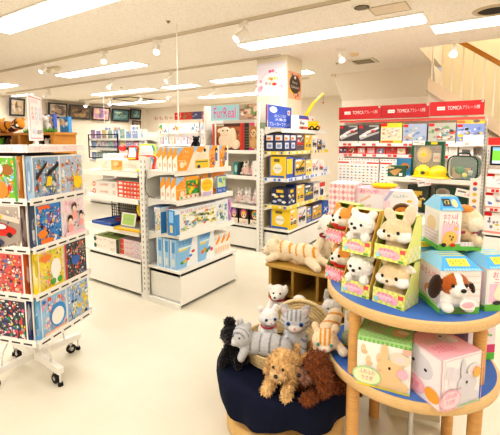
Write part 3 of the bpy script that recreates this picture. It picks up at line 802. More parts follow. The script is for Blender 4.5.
# row on the second shelf z = .975
for i in range(3):
    acarton('game_box', ['rearmost', 'middle', 'frontmost'][i] + ' of three orange game boxes with a coloured peg picture on the second aisle shelf', 'game', (.30, .06, .18), (-2.54 + i * .066, 2.57, .9755), RX, C('faf3e8'), {'F': puzzle_pic, 'L': orange_spine}, go)
acarton('game_box', 'brown edged orange game box behind the yellow price card on the second aisle shelf', 'game', (.16, .06, .2), (-2.46, 2.84, .9755), RX, C('7a4a2c'), {'F': orange_cover(4)}, go)
acarton('game_box', 'orange game box behind the blue framed price card on the second aisle shelf', 'game', (.22, .06, .19), (-2.44, 3.06, .9755), RX, W,
       {'F': lambda F: F.rect(0, 0, 1, 1, C('f29a4a')).poly([(.3, 0), (1, 0), (1, .9)], C('f8ead8')).ell(.3, .5, .25, .3, C('d8e4d0'))}, go)
def price(lb, y, z, w, h, fn, x=-2.345, base=W):
    t = thing('price_card', lb, 'sign', (x, y, z), RX, 'small price cards on the low shelves')
    m = MB().box(-w / 2, 0, 0, w / 2, .003, h, base); F = Face(m, (-w / 2, 0, 0), (w, 0, 0), (0, 0, h)); fn(F); m.build('card', t)
    MB().box(-w * .2, .003, 0, w * .2, .03, .004, C('ddd8d0'), 'gloss').build('foot', t)
def burst(F):
    F.rect(0, 0, 1, 1, C('fbf1dc')).ell(.5, .62, .48, .36, YEL).text('のびる', .2, .64, .8, .82, C('e8564a')).text('たのしい', .18, .42, .82, .56, C('f08a3a')).rect(.1, .02, .9, .24, C('c9b8dc'))
price('yellow oval price card in the middle of the second aisle shelf', 2.80, .9755, .17, .17, burst)
def frame_card(F):
    F.rect(0, 0, 1, 1, C('2f6ec8')).rect(.08, .32, .92, .95, C('cfe0a8')).mosaic(.1, .35, .9, .92, 9, [C('9ac860'), C('e8e070'), W, C('6aa8d8')], 3, .2, .4).text('ためしてね', .1, .08, .9, .24, W)
price('blue framed price card tilted at the far end of the second aisle shelf', 3.03, .98, .16, .175, frame_card, -2.35)
# third shelf z=.67 : long white blue boxes
def busy(seed, edge):
    def fn(F):
        F.rect(0, 0, 1, 1, C('f1f0e8')).rect(0, .0, .10, 1, edge).rect(0, .82, 1, 1, C('dfe8ee'))
        F.mosaic(.1, .08, 1, .82, 80, [C('e8d23c'), C('7aa8c8'), W, C('c8d8b0'), C('e88a6a'), C('b0b8c8'), C('f3e48a'), C('8a9a5a')], seed, .06, .14).text('ドリル', .14, .8, .4, .95, C('e86a5a')).text('ビッグボード', .45, .8, .9, .95, C('f0903a'))
    return fn
bl = C('3f8fd2')
def blue_spine(F): F.rect(0, 0, 1, 1, C('3e90d4')).rect(.2, .5, .8, .95, C('9accf0')).rect(.3, .1, .7, .4, C('f0d890'))
gl = 'long picture game boxes on the third aisle shelf'
acarton('game_box', 'rear blue topped picture game box on the third aisle shelf, seen end on', 'game', (.66, .08, .19), (-2.56, 2.70, .6705), RX, C('4a96d6'), {'F': busy(1, bl), 'L': busy(7, C('3a84cc')), 'T': lambda F: F.rect(0, 0, 1, 1, C('4a90d0')).stripes(.0, .2, 1, .8, 12, C('244a80'))}, gl)
acarton('game_box', 'front picture game box with a blue end on the third aisle shelf', 'game', (.56, .085, .18), (-2.40, 2.66, .6705), RX, C('e8e8ea'), {'F': busy(2, bl), 'L': blue_spine}, gl)
acarton('game_box', 'pale grey patterned game box at the far end of the third aisle shelf', 'game', (.25, .08, .185), (-2.40, 3.075, .6705), RX, C('e4e2ea'), {'F': lambda F: F.rect(0, 0, 1, 1, C('e6ecee')).mosaic(.02, .05, .75, .95, 34, [C('5a8ab0'), C('a8c0cc'), C('d8d8c0'), C('606878'), C('88b890'), W], 4, .08, .2).rect(.78, 0, 1, 1, C('c8a0d0')).mosaic(.78, 0, 1, 1, 10, [C('a060b0'), C('e8c0e0'), C('f2a0c0')], 5, .1, .4)}, gl)
# deck z=.345 : light blue boxes
def blue_cover(kind):
    def fn(F):
        F.rect(0, 0, 1, 1, C('8fc4ee')).poly([(.45, 0), (1, 0), (1, 1), (.8, 1)], C('f2f5f4')).text('日本地図', .12, .76, .7, .92, C('3876c0')).rect(.1, .58, .5, .64, C('f3dc5a')).rect(.1, .64, .72, .70, C('dceef8'))
        if kind == 0:
            for i, c in enumerate((C('4a9a50'), C('e0c83c'), C('e86a3c'), C('5a8ad0'), C('c84a4a'))): F.ell(.25 + i * .13, .18 + i * i * .018, .09, .05, c, 8)
        else:
            for i, c in enumerate((C('e8743a'), C('f0a83c'), C('4a9a50'), C('3c8ad0'), C('e8502c'))): F.ell(.25 + i * .14, .3 + .06 * (i % 2), .09, .07, c, 8)
    return fn
def lblue_spine(F): F.rect(0, 0, 1, 1, C('a7cff0')).rect(0, .0, .25, 1, C('dbeaf6')).rect(.3, .55, .8, .92, C('5c9ed8')).rect(.35, .1, .75, .35, C('dde8ea'))
gb = 'light blue puzzle boxes on the bottom aisle deck'
for i in range(3):
    acarton('puzzle_box', ['rearmost', 'middle', 'frontmost'][i] + ' light blue map puzzle box of the three nearest on the bottom aisle deck', 'puzzle', (.28, .075, .24), (-2.59 + i * .085, 2.55, .3455), RX, C('a7cff0'), {'F': blue_cover(0), 'L': lblue_spine}, gb)
acarton('puzzle_box', 'light blue puzzle box with an orange picture in the middle of the bottom aisle deck', 'puzzle', (.24, .08, .245), (-2.42, 2.82, .3455), RX, C('8fc0ec'), {'F': blue_cover(1), 'L': lblue_spine}, gb)
def flame(F):
    F.rect(0, 0, 1, 1, C('f6efe4'))
    for i in range(3): F.poly([(.05 + i * .32, .55), (.3 + i * .32, .98), (.33 + i * .32, .7), (.15 + i * .32, .5)], C('f39c34'), None).poly([(.02 + i * .32, .75), (.1 + i * .32, .95), (.12 + i * .32, .8)], C('a9cdea'))
    F.rect(.05, .1, .95, .35, C('efe2d0')).stripes(.05, .1, .95, .35, 6, C('f2c9a0'))
for i in range(2):
    acarton('puzzle_box', ['rear', 'front'][i] + ' white and orange puzzle box at the far end of the bottom aisle deck', 'puzzle', (.26, .08, .18), (-2.52 + i * .1, 3.08, .3455), RX, C('f6efe4'), {'F': flame, 'L': orange_spine}, gb)
# coiled wire on the post
t = tag(MB().tube([(-2.70, 2.365, 1.24), (-2.69, 2.36, 1.18), (-2.71, 2.362, 1.10), (-2.70, 2.36, 1.04), (-2.66, 2.362, 1.0), (-2.6, 2.37, .985)], .003, 6, DGREY, 'matte').build('cable'), 'thin dark cable hanging by the corner post of the low shelf unit', 'cable')

# ------------------------------------------------------------------ goods on the tall end shelf (faces the camera)
def animal_pack(seed, bg, fur, x0):
    def fn(F):
        F.rect(0, 0, 1, 1, bg).rect(0, .9, 1, 1, C('4a3428')).mosaic(0, 0, 1, .9, 12, [C('8a5030'), C('c87a4a'), C('5a3a28')], seed, .1, .3)
        F.ell(.5, .62, .3, .26, fur).ell(.55, .25, .4, .25, mixc(fur, W, .3)).ell(.42, .66, .05, .05, BLACK).ell(.62, .66, .05, .05, BLACK).ell(.52, .55, .06, .04, C('6a3a30'))
        F.rect(.0, .0, .2, .12, C('d83a8a'))
    return fn
t = thing('boxed_toy', 'large dark window box with a cream toy animal under the pink and blue sign', 'boxed toy', (-3.28, 4.47, 1.3705), 0, 'boxed animal toys under the sign')
m = MB().box(-.26, -.1, 0, .26, .1, .37, C('7a2c1c')); F = bface(m, .52, .2, .37, 'F')
F.rect(0, 0, 1, 1, C('54301f')).rect(.03, .05, .97, .88, C('b8683a')).mosaic(.03, .05, .97, .88, 14, [C('8a4a2c'), C('d08a54'), C('a84a2c')], 4, .1, .35).rect(.94, 0, 1, 1, C('d8402c')).rect(0, 0, .06, 1, C('d8502c')).rect(.05, .9, .4, .98, C('c8b8a0'))
m.build('box', t)
m = MB()
for c, r_ in (((.0, -.11, .13), (.15, .02, .11)), ((-.02, -.115, .25), (.10, .02, .075)), ((.10, -.11, .19), (.07, .02, .12)), ((-.11, -.112, .27), (.055, .02, .035)), ((.15, -.108, .08), (.08, .02, .07))): m.ell(c, r_, C('f2dcc0'))
m.build('toy_animal', t)
for x in (-.05, .03): MB().ell((x, -.136, .27), (.012, .006, .012), BLACK, m='gloss').build('eye', t)
carton('boxed_toy', 'narrow black and red box between the two animal toy boxes', 'boxed toy', (.11, .2, .37), (-2.955, 4.46, 1.3705), 0, C('2c2422'), {'F': lambda F: F.rect(0, 0, .3, 1, C('c8382a')).rect(.3, 0, 1, 1, C('2a2826')).stripes(.4, .1, .95, .9, 8, C('6a6458'), False, .3)}, 'boxed animal toys under the sign')
t = thing('boxed_toy', 'open box with a maned lion toy on the right of the top shelf', 'boxed toy', (-2.81, 4.45, 1.3705), 0, 'boxed animal toys under the sign')
m = MB().box(-.085, -.1, 0, .085, .1, .37, C('b9c48a')); F = bface(m, .17, .2, .37, 'F'); F.rect(0, 0, 1, 1, C('b98a58')).rect(0, 0, 1, .1, C('c83a7a')).rect(.1, .9, .6, 1, C('e0407a')).rect(.5, .1, 1, .35, C('8ab84a')); m.build('box', t)
m = MB().ell((0, -.105, .235), (.08, .02, .09), C('b0743c')).ell((0, -.118, .225), (.05, .02, .06), C('e8c498')).ell((0, -.11, .10), (.06, .02, .08), C('dcae74')); m.build('toy_lion', t)
for x in (-.02, .02): MB().ell((x, -.138, .24), (.008, .004, .01), BLACK, m='gloss').build('eye', t)
MB().ell((0, -.138, .215), (.01, .004, .007), BLACK, m='gloss').build('nose', t)
# second shelf
carton('boxed_toy', 'teal and black box at the left of the shelf below the animal toys', 'boxed toy', (.12, .16, .18), (-3.12, 4.46, 1.0205), 0, C('2c4a48'), {'F': lambda F: F.rect(0, 0, 1, 1, C('3a8a84')).poly([(.5, 0), (1, 0), (1, 1), (.7, 1)], C('22302e')).ell(.35, .5, .2, .3, C('a8d8d0'))})
def soft_doll(lb, loc, c1, c2, s=1.0, grp='plush dolls on the tall end shelf'):
    t = thing('plush_doll', lb, 'plush toy', loc, 0, grp)
    m = MB().ell((0, 0, .05), (.055, .045, .05), c1).ell((0, -.005, .125), (.05, .045, .048), c2).ell((-.05, -.03, .03), (.028, .035, .022), c2).ell((.05, -.03, .03), (.028, .035, .022), c2).ell((-.045, -.02, .075), (.02, .02, .035), c1).ell((.045, -.02, .075), (.02, .02, .035), c1)
    m.build('body', t)
    for x in (-.018, .018): MB().ell((x, -.048, .128), (.006, .004, .008), BLACK, m='gloss').build('eye', t)
    for x in (-.03, .03): MB().ell((x, 0, .175), (.014, .012, .03), c2).build('ear', t)
    t.scale = (s, s, s)
    return t
soft_doll('pink and cream plush doll next to the teal box on the tall end shelf', (-2.985, 4.42, 1.0205), C('f3cfc4'), C('f7e3d4'), 1.0)
soft_doll('pink plush doll with darker pink ears beside the white hang card', (-2.872, 4.43, 1.0205), C('f2b9c0'), C('f6d9d4'), .85)
carton('boxed_toy', 'plain white hang card at the right of the shelf below the lion', 'boxed toy', (.10, .05, .21), (-2.78, 4.36, 1.0205), 0, C('f6f2ea'), {'F': lambda F: F.ell(.6, .4, .2, .1, C('d8e8d8')).rect(.4, 0, .7, .08, C('3a3030'))})
soft_doll('white plush doll in a clear bag, left of two on the third shelf', (-2.955, 4.42, .6155), C('f4e2dc'), C('f8f0ea'), 1.15)
soft_doll('white plush doll in a clear bag, right of two on the third shelf', (-2.80, 4.42, .6155), C('f6dcd8'), C('f8ece6'), 1.1)
soft_doll('pale pink plush doll half hidden at the left of the third shelf', (-3.11, 4.45, .6155), C('f2d2cc'), C('f6e6e0'), 1.05)
# bottom deck dolls
def dollbox(lb, x, w_, c1, c2, seed):
    carton('boxed_toy', lb, 'boxed toy', (w_, .14, .235), (x, 4.42, .3455), 0, C('3a2a2c'),
           {'F': lambda F: F.rect(0, 0, 1, 1, C('38282c')).ell(.5, .62, .34, .26, c1).ell(.5, .5, .26, .16, C('f6d0a8')).ell(.5, .66, .2, .1, c2).ell(.38, .52, .05, .05, BLACK).ell(.62, .52, .05, .05, BLACK).rect(0, 0, 1, .3, C('f4ead8')).mosaic(.05, .02, .95, .3, 7, [c2, YEL, C('e85a7a')], seed, .1, .2)}, 'boxed dolls on the bottom of the tall end shelf')
dollbox('dark doll box with a pink and yellow face, bottom of the tall end shelf', -2.985, .15, C('e86aa0'), C('f2d03c'), 3)
dollbox('dark doll box with an orange haired face, bottom of the tall end shelf', -2.80, .15, C('f0953a'), C('3aa090'), 6)
dollbox('dark doll box with a violet face, bottom of the tall end shelf', -3.15, .13, C('a878c0'), C('f0a0c0'), 8)

# ------------------------------------------------------------------ boxed toy vehicles on the long unit facing right
VX = -2.34
def truck(F, body, cab, x0=.12, x1=.88, y0=.22, y1=.72, boom=None):
    w_ = x1 - x0; h_ = y1 - y0
    F.rect(x0, y0 + h_ * .22, x1, y0 + h_ * .58, body).rect(x0, y0 + h_ * .5, x0 + w_ * .38, y1, cab).rect(x0 + w_ * .06, y0 + h_ * .66, x0 + w_ * .3, y0 + h_ * .92, C('d8e8f2'))
    if boom: F.poly([(x0 + w_ * .4, y0 + h_ * .6), (x0 + w_ * .5, y0 + h_ * .6), (x1, y1 + .1), (x1 - .08, y1 + .14)], boom)
    for i in (.18, .62, .84): F.circ(x0 + w_ * i, y0 + h_ * .2, h_ * .2, C('1c1a1c'))
    for i in (.18, .62, .84): F.circ(x0 + w_ * i, y0 + h_ * .2, h_ * .08, LGREY)
def vbox(lb, y, z, w_, h_, base, fn, d=.16, spine=None, x=None):
    x = VX if x is None else x; w_ *= 1.04; h_ *= 1.12
    ar = {'F': fn}
    if spine: ar['L'] = spine
    return carton('boxed_vehicle', lb, 'toy vehicle', (w_, d, h_), (x - d / 2, y, z + .0005), RX, base, ar, 'boxed toy vehicles on the tall shelf unit')
def navy_two(F):
    F.rect(0, 0, 1, 1, C('262f5e')).rect(.1, .62, .9, .92, C('e8e6ea')).rect(.15, .66, .6, .8, C('ea8a3c')).rect(.2, .16, .8, .5, C('dfe4ec')).rect(.3, .22, .7, .4, C('8aa0c8')).rect(0, .52, 1, .58, C('3a4680'))
def navy_pair(F):
    F.rect(0, 0, 1, 1, C('262f5e'))
    for x in (.02, .52): F.k = 2; F.rect(x + .05, .62, x + .42, .92, C('e8e6ea')).rect(x + .07, .66, x + .3, .8, C('ea8a3c')).rect(x + .08, .16, x + .4, .5, C('dfe4ec')).rect(x + .14, .22, x + .34, .4, C('8aa0c8'))
    F.k = 1; F.rect(.495, 0, .505, 1, C('0e1430'))
def window(bg, body, cab, boom=None, fr=None):
    def fn(F):
        F.rect(0, 0, 1, 1, bg)
        if fr: F.frame(.09, fr)
        truck(F, body, cab, boom=boom)
        F.rect(.08, .84, .6, .95, W)
    return fn
z = 1.36
VX = -2.375
vbox('first navy box with orange and white print on the second vehicle shelf', 4.46, z, .17, .205, C('262f5e'), navy_two, d=.28, spine=navy_pair)
vbox('second navy box with orange and white print on the second vehicle shelf', 4.64, z, .17, .205, C('262f5e'), navy_two)
vbox('grey window box with a red fire engine on the second vehicle shelf', 4.86, z, .24, .2, C('8a5a58'), window(C('6a5a5e'), C('d8281e'), C('e0382a'), C('c8c8cc')))
vbox('yellow box with a yellow digger on the second vehicle shelf', 5.12, z, .22, .2, C('f0c81e'), window(C('e6c650'), C('f2c41c'), C('eeb814'), C('c8940c')))
vbox('white box with a black vehicle on the second vehicle shelf', 5.34, z, .18, .19, W, window(C('e8e2da'), C('3a3436'), C('4a4446')))
vbox('navy and yellow box near the far end of the second vehicle shelf', 5.52, z, .16, .14, C('3a3a5a'), window(C('4a4a68'), C('d8b83a'), C('c8a83a')))
vbox('small pale box at the far end of the second vehicle shelf', 5.69, z, .14, .12, W, window(C('d8dce4'), C('8a5a4a'), C('a87a6a')))
z = 1.01
VX = -2.335
def yellow_round(F):
    F.rect(0, 0, 1, 1, C('f5cf2a')).rect(0, .0, .08, 1, C('3a68c0')).circ(.5, .45, .24, W).circ(.5, .45, .18, C('f2eedc')).rect(.3, .42, .7, .5, C('d8d0c0')).rect(.28, .76, .62, .9, C('7a6a3a')).rect(.1, .02, .9, .12, C('3f6ec4'))
vbox('yellow box with a white round badge nearest on the third vehicle shelf', 4.47, z, .19, .25, C('f5cf2a'), lambda F: F.rect(0, 0, 1, 1, C('3a62b8')).rect(.1, .2, .9, .9, C('f2cf30')), d=.25, spine=yellow_round)
vbox('open window box with a black and yellow loader on the third vehicle shelf', 4.78, z, .34, .22, C('4a6cc0'), window(C('d8b43c'), C('2a2624'), C('f0c21c'), C('2a2624'), C('4a6cc0')))
vbox('yellow and white box in the middle of the third vehicle shelf', 5.06, z, .2, .19, C('f0c83c'), window(C('f4d66a'), C('f0f0ea'), C('e8b81c')))
vbox('white box with a red and grey rescue vehicle on the third vehicle shelf', 5.29, z, .24, .19, W, window(C('ece8e6'), C('c8c4c4'), C('d83a3a'), C('b84a48')))
vbox('pale red and white box near the far end of the third vehicle shelf', 5.51, z, .16, .17, W, window(C('f0e6e4'), C('d8463c'), C('e85a4a')))
vbox('small blue and white box at the far end of the third vehicle shelf', 5.68, z, .15, .08, C('dfe4f0'), window(C('c8d4ec'), C('5a7ac8'), C('e8eef4')))
z = .65
VX = -2.315
def navy_parts(F):
    F.rect(0, 0, 1, 1, C('2b3358')).rect(.3, .74, .72, .92, C('f2ca2a'))
    for x, y in ((.2, .2), (.5, .3), (.75, .2), (.3, .5), (.65, .55), (.15, .6)): F.ell(x, y, .14, .08, [C('e8d27a'), W, C('c8ccd8')][int(x * 10) % 3], 7)
vbox('navy box with scattered pale parts printed on it nearest on the fourth vehicle shelf', 4.5, z, .2, .2, C('2b3358'), navy_parts, d=.25, spine=navy_parts)
vbox('yellow machine box with a grey window on the fourth vehicle shelf', 4.76, z, .24, .22, C('3a4a8a'), window(C('e4c26a'), C('f0c424'), C('e8b41c'), C('e8b41c')))
vbox('navy box with a green and yellow lorry on the fourth vehicle shelf', 5.04, z, .3, .2, C('33406e'), window(C('4a5478'), C('f2c824'), C('2f9a68'), C('e8bc1c')))
vbox('white box with a black lorry on the fourth vehicle shelf', 5.29, z, .2, .19, W, window(C('e6ddd4'), C('3a3638'), C('b8945a')))
vbox('white and red box with a black tyre printed on it on the fourth vehicle shelf', 5.52, z, .2, .19, W, lambda F: F.rect(0, 0, 1, 1, C('efe9e6')).rect(.0, .7, 1, 1, C('d8423a')).circ(.5, .3, .24, C('2a2628')).rect(.1, .1, .3, .6, C('3a5aa8')))
z = .33
VX = -2.285
vbox('yellow box with a white round badge nearest on the bottom vehicle deck', 4.5, z, .2, .24, C('f5cf2a'), window(C('f2d04a'), W, C('e0403a')), d=.3, spine=yellow_round)
vbox('white box with a red and black crane lorry on the bottom vehicle deck', 4.76, z, .26, .22, W, window(C('e9e4e2'), C('2c2a2c'), C('d8342c'), C('2c2a2c')))
vbox('small yellow and blue box on the bottom vehicle deck', 4.99, z, .16, .2, C('f2cc2c'), window(C('7a90c8'), C('f0c81e'), C('f0d23c'), None, C('4a68b8')))
vbox('wide box with a yellow crane lorry on the bottom vehicle deck', 5.27, z, .36, .2, C('6a4a3a'), window(C('b89a5a'), C('f2bc14'), C('eab00c'), C('f2bc14'), C('4a5cae')))
vbox('blue box with a white aeroplane at the far end of the bottom vehicle deck', 5.6, z, .24, .2, C('1d4fa8'), lambda F: F.rect(0, 0, 1, 1, C('2058b4')).poly([(.15, .3), (.8, .55), (.85, .62), (.3, .45)], W).poly([(.4, .42), (.3, .75), (.5, .5)], W).poly([(.5, .45), (.75, .2), (.6, .48)], C('d8e4f2')).rect(.05, .05, .95, .14, C('f2cc2c')))
# on top
t = thing('shelf_sign', 'blue sign with white lettering on top of the toy vehicle shelves', 'sign', (-2.60, 4.67, 1.6505), RX)
m = MB().box(-.34, 0, .03, .34, .02, .32, C('2f55b4')); F = Face(m, (-.34, 0, .03), (.68, 0, 0), (0, 0, .29))
F.rect(0, 0, 1, 1, C('3158b8')).rect(0, 0, .03, 1, C('e8743a')).rect(0, 0, .03, .3, C('f2d03a')).ell(.24, .8, .15, .14, W).text('ブルブラ', .14, .74, .35, .88, C('e2504a')).text('はたらくくるま', .28, .46, .74, .6, W).text('大集合', .3, .3, .78, .43, W).text('ブルーカーブランド', .08, .06, .93, .24, W).rect(.82, .62, .92, .84, W).rect(.84, .66, .9, .8, C('d84a3a'))
m.build('board', t)
MB().box(-.3, 0, 0, -.26, .06, .03, W, 'gloss').box(.26, 0, 0, .3, .06, .03, W, 'gloss').build('foot', t)
carton('boxed_vehicle', 'white box with a blue top band and grey car beside the blue sign', 'toy vehicle', (.30, .12, .2), (-2.46, 5.0, 1.6505), RX, W, {'F': lambda F: (F.rect(0, 0, 1, 1, C('f4f0ec')), F.rect(0, .78, 1, 1, C('3a55a8')), F.rect(.0, .74, 1, .78, C('d84a3a')), truck(F, C('8a8488'), C('6a6a70'), .1, .6, .36, .66), F.rect(.05, .06, .95, .24, C('e2603c')), F.ell(.35, .15, .1, .1, C('3a3a3e')))}, 'boxed toy vehicles on the tall shelf unit')
carton('boxed_vehicle', 'white box with red and blue dots behind the yellow crane lorry', 'toy vehicle', (.26, .1, .23), (-2.63, 5.62, 1.6505), RX, W, {'F': lambda F: F.circ(.2, .8, .1, RED).circ(.45, .5, .1, C('2f55b4')).circ(.8, .8, .08, RED).rect(.3, .2, .9, .4, C('f2d03a'))}, 'boxed toy vehicles on the tall shelf unit')
cr = thing('toy_crane_truck', 'yellow toy crane lorry with its boom raised, on top of the vehicle shelves', 'toy vehicle', (-2.50, 5.30, 1.6505), R(52))
cr.scale = (1.08, 1.08, 1.08)
YC = C('f2bf1c')
MB().box(-.2, -.05, .035, .2, .05, .075, YC, 'gloss').box(-.19, -.05, .075, -.08, .05, .15, YC, 'gloss').box(.0, -.045, .075, .17, .045, .13, C('e8b416'), 'gloss').build('chassis', cr, bevel=.006)
m = MB(); m.box(-.192, -.04, .1, -.19, .04, .14, C('3a3a40'), 'gloss').box(-.17, -.0515, .1, -.11, .0515, .138, C('3a3a40'), 'gloss').build('window', cr)
for x in (-.14, -.03, .06, .15):
    for s in (-1, 1): MB().cyl((x, s * .032, .034), (x, s * .058, .034), .034, n=16, col=C('242022'), m='matte').cyl((x, s * .0581, .034), (x, s * .0585, .034), .015, n=10, col=C('d8a818'), m='gloss').build('wheel', cr)
MB().bar((-.06, 0, .13), (.12, 0, .40), .035, .035, YC, 'gloss').bar((.1, 0, .37), (.26, 0, .52), .025, .025, C('f4c830'), 'gloss').build('boom', cr)
MB().cyl((.26, 0, .52), (.26, 0, .40), .002, n=5, col=DGREY).ell((.26, 0, .39), .012, C('c84a2a'), m='gloss').build('hook', cr)

# ------------------------------------------------------------------ rotating puzzle rack at the left
RK = R(18); RC = (-2.44, 1.21)
rack = thing('puzzle_rack', 'white rotating rack on castors holding jigsaw puzzle boxes, at the left edge', 'display rack', (RC[0], RC[1], 0), RK)
WH = C('f3efe8')
MB().box(-.07, -.01, .08, -.03, .03, 1.47, WH, 'steel').build('pole', rack)
TZ = [.345, .62, .893, 1.166]
for z in TZ:
    m = MB()
    m.box(-.225, -.225, z - .004, .225, .225, z, WH, 'steel')
    for k in range(4):
        q = MB().box(-.23, -.236, z - .022, .215, -.232, z + .018, WH, 'steel')
        for i in range(5): q.box(-.21 + i * .085, -.2372, z - .013, -.15 + i * .085, -.2361, z - .004, C('3a3634'), 'matte')
        m.merge(q, Matrix.Rotation(k * PI / 2, 4, 'Z'))
    m.build('tray', rack)
inner = MB().box(-.17, -.17, .36, .17, .17, 1.42, C('6a5f5a'), 'matte'); inner.build('core', rack)
for k in range(4):
    q = MB().box(.172, -.205, .35, .180, -.197, 1.42, WH, 'steel'); o = q.build('upright', rack); o.rotation_euler = (0, 0, k * PI / 2)
top = MB()
for k in range(4):
    q = MB().box(-.23, -.236, 1.435, .215, -.228, 1.475, C('f7f0ee'), 'steel'); F = Face(q, (-.23, -.236, 1.435), (.445, 0, 0), (0, 0, .04)); F.text('ジグソーパズル', .1, .2, .5, .8, C('f0a8bc')).text('PUZZLE', .6, .2, .85, .8, C('f4bccb'))
    top.merge(q, Matrix.Rotation(k * PI / 2, 4, 'Z'))
top.box(-.225, -.225, 1.435, .225, .225, 1.44, C('f4efec'), 'steel'); top.build('top_tray', rack)
ab = R(-1 - 18)
BX, BY = -.05, .01
for k in range(4):
    a = ab + k * PI / 2; dx, dy = math.cos(a), math.sin(a)
    q = lambda r_, z, ox=0.0: (BX + dx * r_ - dy * ox, BY + dy * r_ + dx * ox, z)
    m = MB().bar(q(0, .11), q(.31, .10), .035, .04, WH, 'steel'); m.tube([q(.20, .12), q(.19, .2), q(.15, .27), q(.1, .33)], .006, 6, WH)
    arm = m.build('base_arm', rack)
    m = MB().cyl(q(.245, .09), q(.245, .065), .012, n=10, col=LGREY, m='chrome').cyl(q(.245, .031, .012), q(.245, .031, -.012), .031, n=18, col=C('1d1b1b'), m='matte').cyl(q(.245, .031, .0125), q(.245, .031, -.0125), .014, n=12, col=LGREY, m='chrome')
    m.bar(q(.245, .07), q(.22, .035), .034, .006, LGREY, 'chrome').build('castor', arm)
    MB().cyl(q(.298, .085), q(.298, .02), .006, n=8, col=WH).cyl(q(.298, .022), q(.298, .0), .013, .016, 12, C('1d1b1b'), 'matte').build('foot', arm)
# boxes
def puz(lb, side, row, c0, w_, pal, seed, extra=None, spine=NAVY, h=.248, n=80, rm=(.05, .15)):
    def cover(F):
        F.rect(0, 0, 1, 1, W).rect(.03, .03, .97, .97, pal[0]).mosaic(.03, .03, .97, .97, n, pal, seed, *rm)
        F.mosaic(.03, .03, .97, .97, 110, [mixc(c, W, .35) for c in pal] + [W, W, C('4a4a58')], seed + 7, .02, .065)
        if extra: extra(F)
    def sp(F): F.rect(0, 0, 1, 1, spine).mosaic(0, .05, 1, .95, 8, [mixc(spine, W, .5), mixc(spine, BLACK, .3), mixc(spine, W, .2)], seed + 50, .3, .6)
    z = TZ[row] + .0005
    if side == 'R':
        lx, ly, rz = .204, c0 + w_ / 2, RX
    else:
        lx, ly, rz = c0 + w_ / 2, -.21, 0
    ca, sa = math.cos(RK), math.sin(RK)
    return carton('puzzle_box', lb, 'jigsaw puzzle', (w_, .042, h), (RC[0] + ca * lx - sa * ly, RC[1] + sa * lx + ca * ly, z), RK + rz, W, {'F': cover, 'L': sp, 'R': sp}, 'jigsaw puzzle boxes on the rotating rack')
def diag(F): F.poly([(.1, .45), (.5, .8), (.5, .88), (.08, .55)], C('262a36')).poly([(.5, .5), (.95, .75), (.95, .85), (.5, .62)], C('262a36')).poly([(.42, .3), (.62, .3), (.66, .5), (.5, .52)], C('f6cf1c')).rect(.35, .04, .7, .1, C('2f5fb4'))
puz('puzzle box with dark diagonals and a yellow patch, nearest column of the top tier', 'R', 3, -.195, .20, [C('8fb0d0'), C('3c6cc0'), C('d8a878'), C('5a8a58'), C('e8e0d4'), C('d8683c'), C('6a6a7a')], 11, diag, C('a8c8e8'))
puz('pale blue puzzle box with orange and yellow shapes, far column of the top tier', 'R', 3, .007, .20, [C('b4c8e4'), C('b8cce6'), C('a9c0de'), C('f0953c'), C('f0c03c'), C('e8744a'), C('a8c878'), W], 12, lambda F: F.ell(.72, .3, .2, .16, C('f6d01e')).poly([(.55, .35), (.5, .6), (.65, .42)], C('f6d01e')).poly([(.85, .35), (.98, .58), (.9, .4)], C('f6d01e')), C('c8d8ea'))
puz('blue and orange comic style puzzle box, nearest column of the second tier', 'R', 2, -.195, .20, [C('3a8ad0'), C('f08a34'), C('2d58a8'), C('e8e4ec'), C('f0b83c'), C('58b0d8'), C('a05aa0'), C('2c2a44')], 13, lambda F: F.ell(.2, .3, .16, .1, C('f08a2c')).ell(.35, .12, .25, .07, C('ee7a24')).rect(.1, .88, .5, .96, C('ee6a24')), C('40506a'))
def girls(F):
    for x, y, s in ((.5, .72, .1), (.3, .42, .1), (.78, .5, .08)):
        F.ell(x, y + .06, s * 1.1, s * 1.1, C('2a2426')).ell(x, y, s * .8, s * .8, C('f6d6c4')).ell(x, y - .16, s * 1.2, s * 1.1, C('f4a8a0'))
    F.rect(.05, .04, .95, .16, C('f8c8d4')).text('まじょ', .12, .84, .5, .94, C('e890b4'))
puz('pale pink puzzle box with three dark haired girls, far column of the second tier', 'R', 2, .007, .20, [C('f8e4e8'), C('f6d4dc'), C('f4c8d0'), W, C('e8d8ec')], 14, girls, C('f0c4d0'))
puz('yellow puzzle box with a white round figure, nearest column of the third tier', 'R', 1, -.195, .20, [C('f5dc4e'), C('f6e070'), C('f4d43a'), C('f6b8c8'), C('f3a04a'), C('a8d060')], 15, lambda F: F.ell(.62, .5, .2, .24, W).ell(.6, .22, .18, .12, W).ell(.5, .2, .1, .08, C('5aa83c')).ell(.75, .2, .1, .08, C('5aa83c')).ell(.25, .82, .22, .08, C('f08a3a')).rect(.05, .05, .95, .11, C('f2d020')), C('f2d42a'))
puz('dark grey and red puzzle box, far column of the third tier', 'R', 1, .007, .20, [C('4c4648'), C('6a6264'), C('d8482c'), C('3a3438'), C('e88a3a'), C('8a8488'), C('3a62a8')], 16, lambda F: F.ell(.45, .5, .2, .12, C('3a68b4')).rect(0, .03, .06, .97, C('d8402a')), C('5a3a3a'))
puz('sky blue puzzle box with a large white disc, nearest column of the bottom tier', 'R', 0, -.195, .20, [C('9ccbee'), C('8ec2ec'), C('f2a8c0'), C('f4b8c8'), C('f0e8e0'), C('e8743a')], 17, lambda F: F.ell(.62, .45, .32, .3, C('3a94d8')).ell(.6, .42, .25, .22, W).rect(.06, .06, .95, .13, C('f4c8a8')).ell(.1, .9, .06, .05, C('2f7ac8')).ell(.3, .92, .06, .05, C('e8502c')), C('6ab0e0'))
